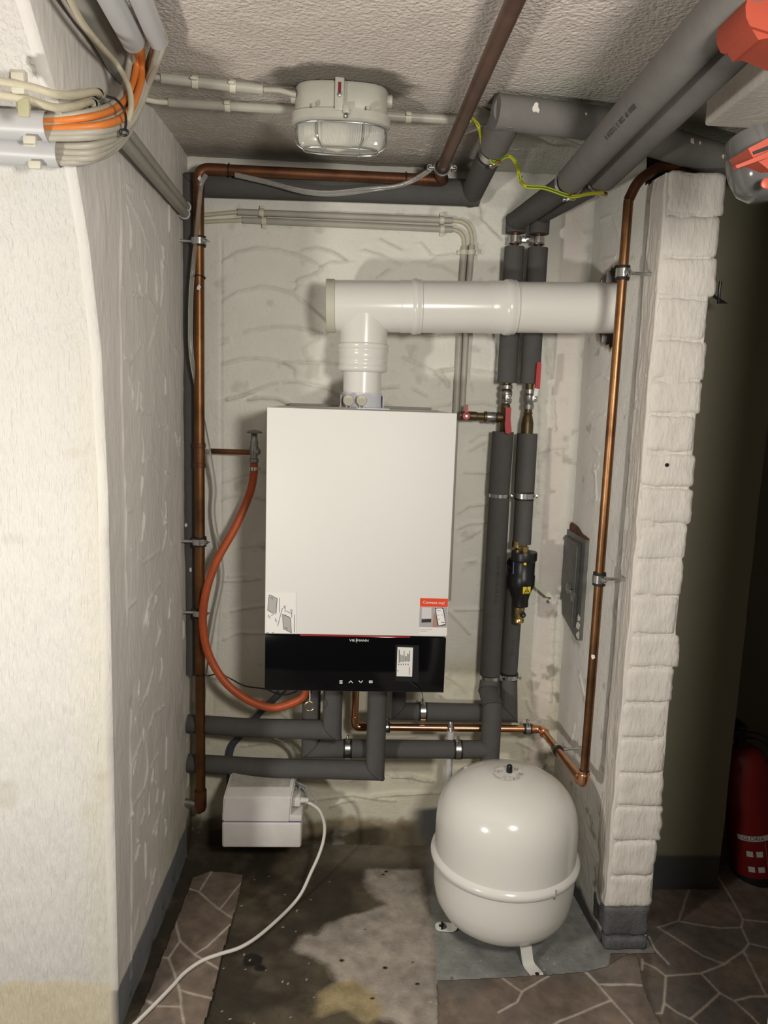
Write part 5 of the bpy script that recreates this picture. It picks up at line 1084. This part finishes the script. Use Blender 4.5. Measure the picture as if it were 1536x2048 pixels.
# ------------------------------------------------------------------ fire extinguisher
ex = thing('fire_extinguisher', 'dark red fire extinguisher standing in the unlit passage', 'fire extinguisher', (1.262,-.165,0))
eb_ = V((1.285,-.15,.014)); ed = V((-.22,.02,1)).normalized()
mk('cylinder', lathe([(.060,0),(.070,.004),(.074,.02),(.074,.33),(.070,.36),(.052,.39),(.030,.405),(.020,.41)], eb_, ed, 40), m_ext, ex)
mk('base_ring', lathe([(.072,-.010),(.0745,-.008),(.0745,.02)], eb_, ed, 40), m_blk, ex)
hd = eb_+ed*.41
mk('valve_head', join(cyl(hd, hd+ed*.05, .018, 16), box(hd+ed*.055+V((-.02,-.02,0)), (.05,.06,.022), .004), box(hd+ed*.085+V((-.02,-.03,0)), (.03,.09,.012), .004)), m_blk, ex)
mk('discharge_hose', sweep(spline([hd+ed*.03, hd+V((.04,-.02,.035)), hd+V((.085,-.03,.0)), hd+V((.115,-.02,-.10)), hd+V((.135,-.01,-.24))], 7), .011, 12), m_blk, ex)
eu = V((0,0,1)).cross(ed)
def ewrap(vf, ang0, h0, r=.0746):                   # flat (u along girth, v up) -> cylinder
    u, v_ = V((0,-1,0)), None; d = ed; f = (V((-.45,-1,0))-d*V((-.45,-1,0)).dot(d)).normalized(); g = d.cross(f)
    return [eb_+d*(h0+p.y)+(f*math.cos(p.x/r+ang0)+g*math.sin(p.x/r+ang0))*r for p in vf[0]], vf[1]
def epl(w_, h_, nx=8):
    vs = [V((w_*(i/nx-.5), h_*(j-.5), 0)) for j in (0,1) for i in range(nx+1)]; return vs, [(i, i+1, nx+2+i, nx+1+i) for i in range(nx)]
el = mk('name_plate', ewrap(epl(.090,.017), 0, .150), m_gprint, ex, smooth=False); mk('name_lettering', ewrap(text_mesh('GLORIA', .017), 0, .1495, .0750), m_ink, el, smooth=False)
e2_ = mk('instruction_frames', join(*[ewrap(epl(.018,.018,3), a_, h_) for a_, h_ in ((.16,.10),(.16,.05),(-.2,.10),(-.2,.05))]), m_gprint, ex, smooth=False)
mk('instruction_lines', join(*[ewrap(epl(.001,.13,1), .42, .075), ewrap(epl(.05,.0012,4), .95, .150), ewrap(epl(.05,.0012,4), .95, .015)]+[ewrap(epl(.034,.0014,3), .9, .035+.012*i) for i in range(9)]), m_skinp, ex, smooth=False)
sk = mk('skirting_peg', join(box((.845,-.235,.092), (.009,.020,.034), .003), box((.850,-.24,.064), (.014,.016,.004), .001)), m_flake); setp(sk, 'small white peg on the grey skirting behind the brick pier', 'peg')

# ------------------------------------------------------------------ red appliance hanging at the upper right
ra = thing('red_appliance', 'red plastic appliance with smoked clear bowl hanging at upper right', 'appliance', at(1520,330,y=-1.0))
ry_ = -1.27
qa = at(1527,325,y=ry_)
mk('bowl', lathe([(.004,-.041),(.024,-.038),(.036,-.027),(.042,-.008),(.043,.016),(.040,.036)], at(1528,332,y=ry_), (-.15,.2,1), 36), m_smoke, ra)
mk('bowl_core', lathe([(.010,-.024),(.019,-.008),(.021,.024)], at(1532,336,y=ry_), (-.15,.2,1), 20), m_blk, ra)
mk('bowl_button', lathe([(.006,0),(.006,.003),(.003,.004)], at(1530,368,y=ry_-.044), (0,-1,0), 14), m_redq, ra)
mk('clip_housing', prism([at(x, y, y=ry_-.050) for x, y in ((1496,297),(1536,276),(1680,225),(1680,350),(1536,338),(1506,315))], (0,.045,0)), m_redq, ra)
mk('clip_slot', prism([at(x, y, y=ry_-.0515) for x, y in ((1506,303),(1540,290),(1600,266),(1600,274),(1540,298),(1508,309))], (0,.002,0)), m_blk, ra, smooth=False)
mk('release_bar', prism([at(x, y, y=ry_-.058) for x, y in ((1471,331),(1496,321),(1536,303),(1600,272),(1600,284),(1536,315),(1474,337))], (0,.008,0)), m_redq, ra)
mk('upper_housing', join(*[prism([at(x, y, y=ry_-.05) for x, y in ((1491,12),(1500,-20),(1680,-40),(1680,100),(1545,66),(1500,52),(1492,34))], (0,.07,0)), prism([at(x, y, y=ry_-.045) for x, y in ((1499,50),(1640,20),(1640,120),(1536,76),(1517,80))], (0,.06,0))]), m_redq, ra)
mk('neck', prism([at(x, y, y=ry_-.03) for x, y in ((1660,0),(1740,0),(1740,340),(1660,340))], (0,.06,0)), m_blk, ra)
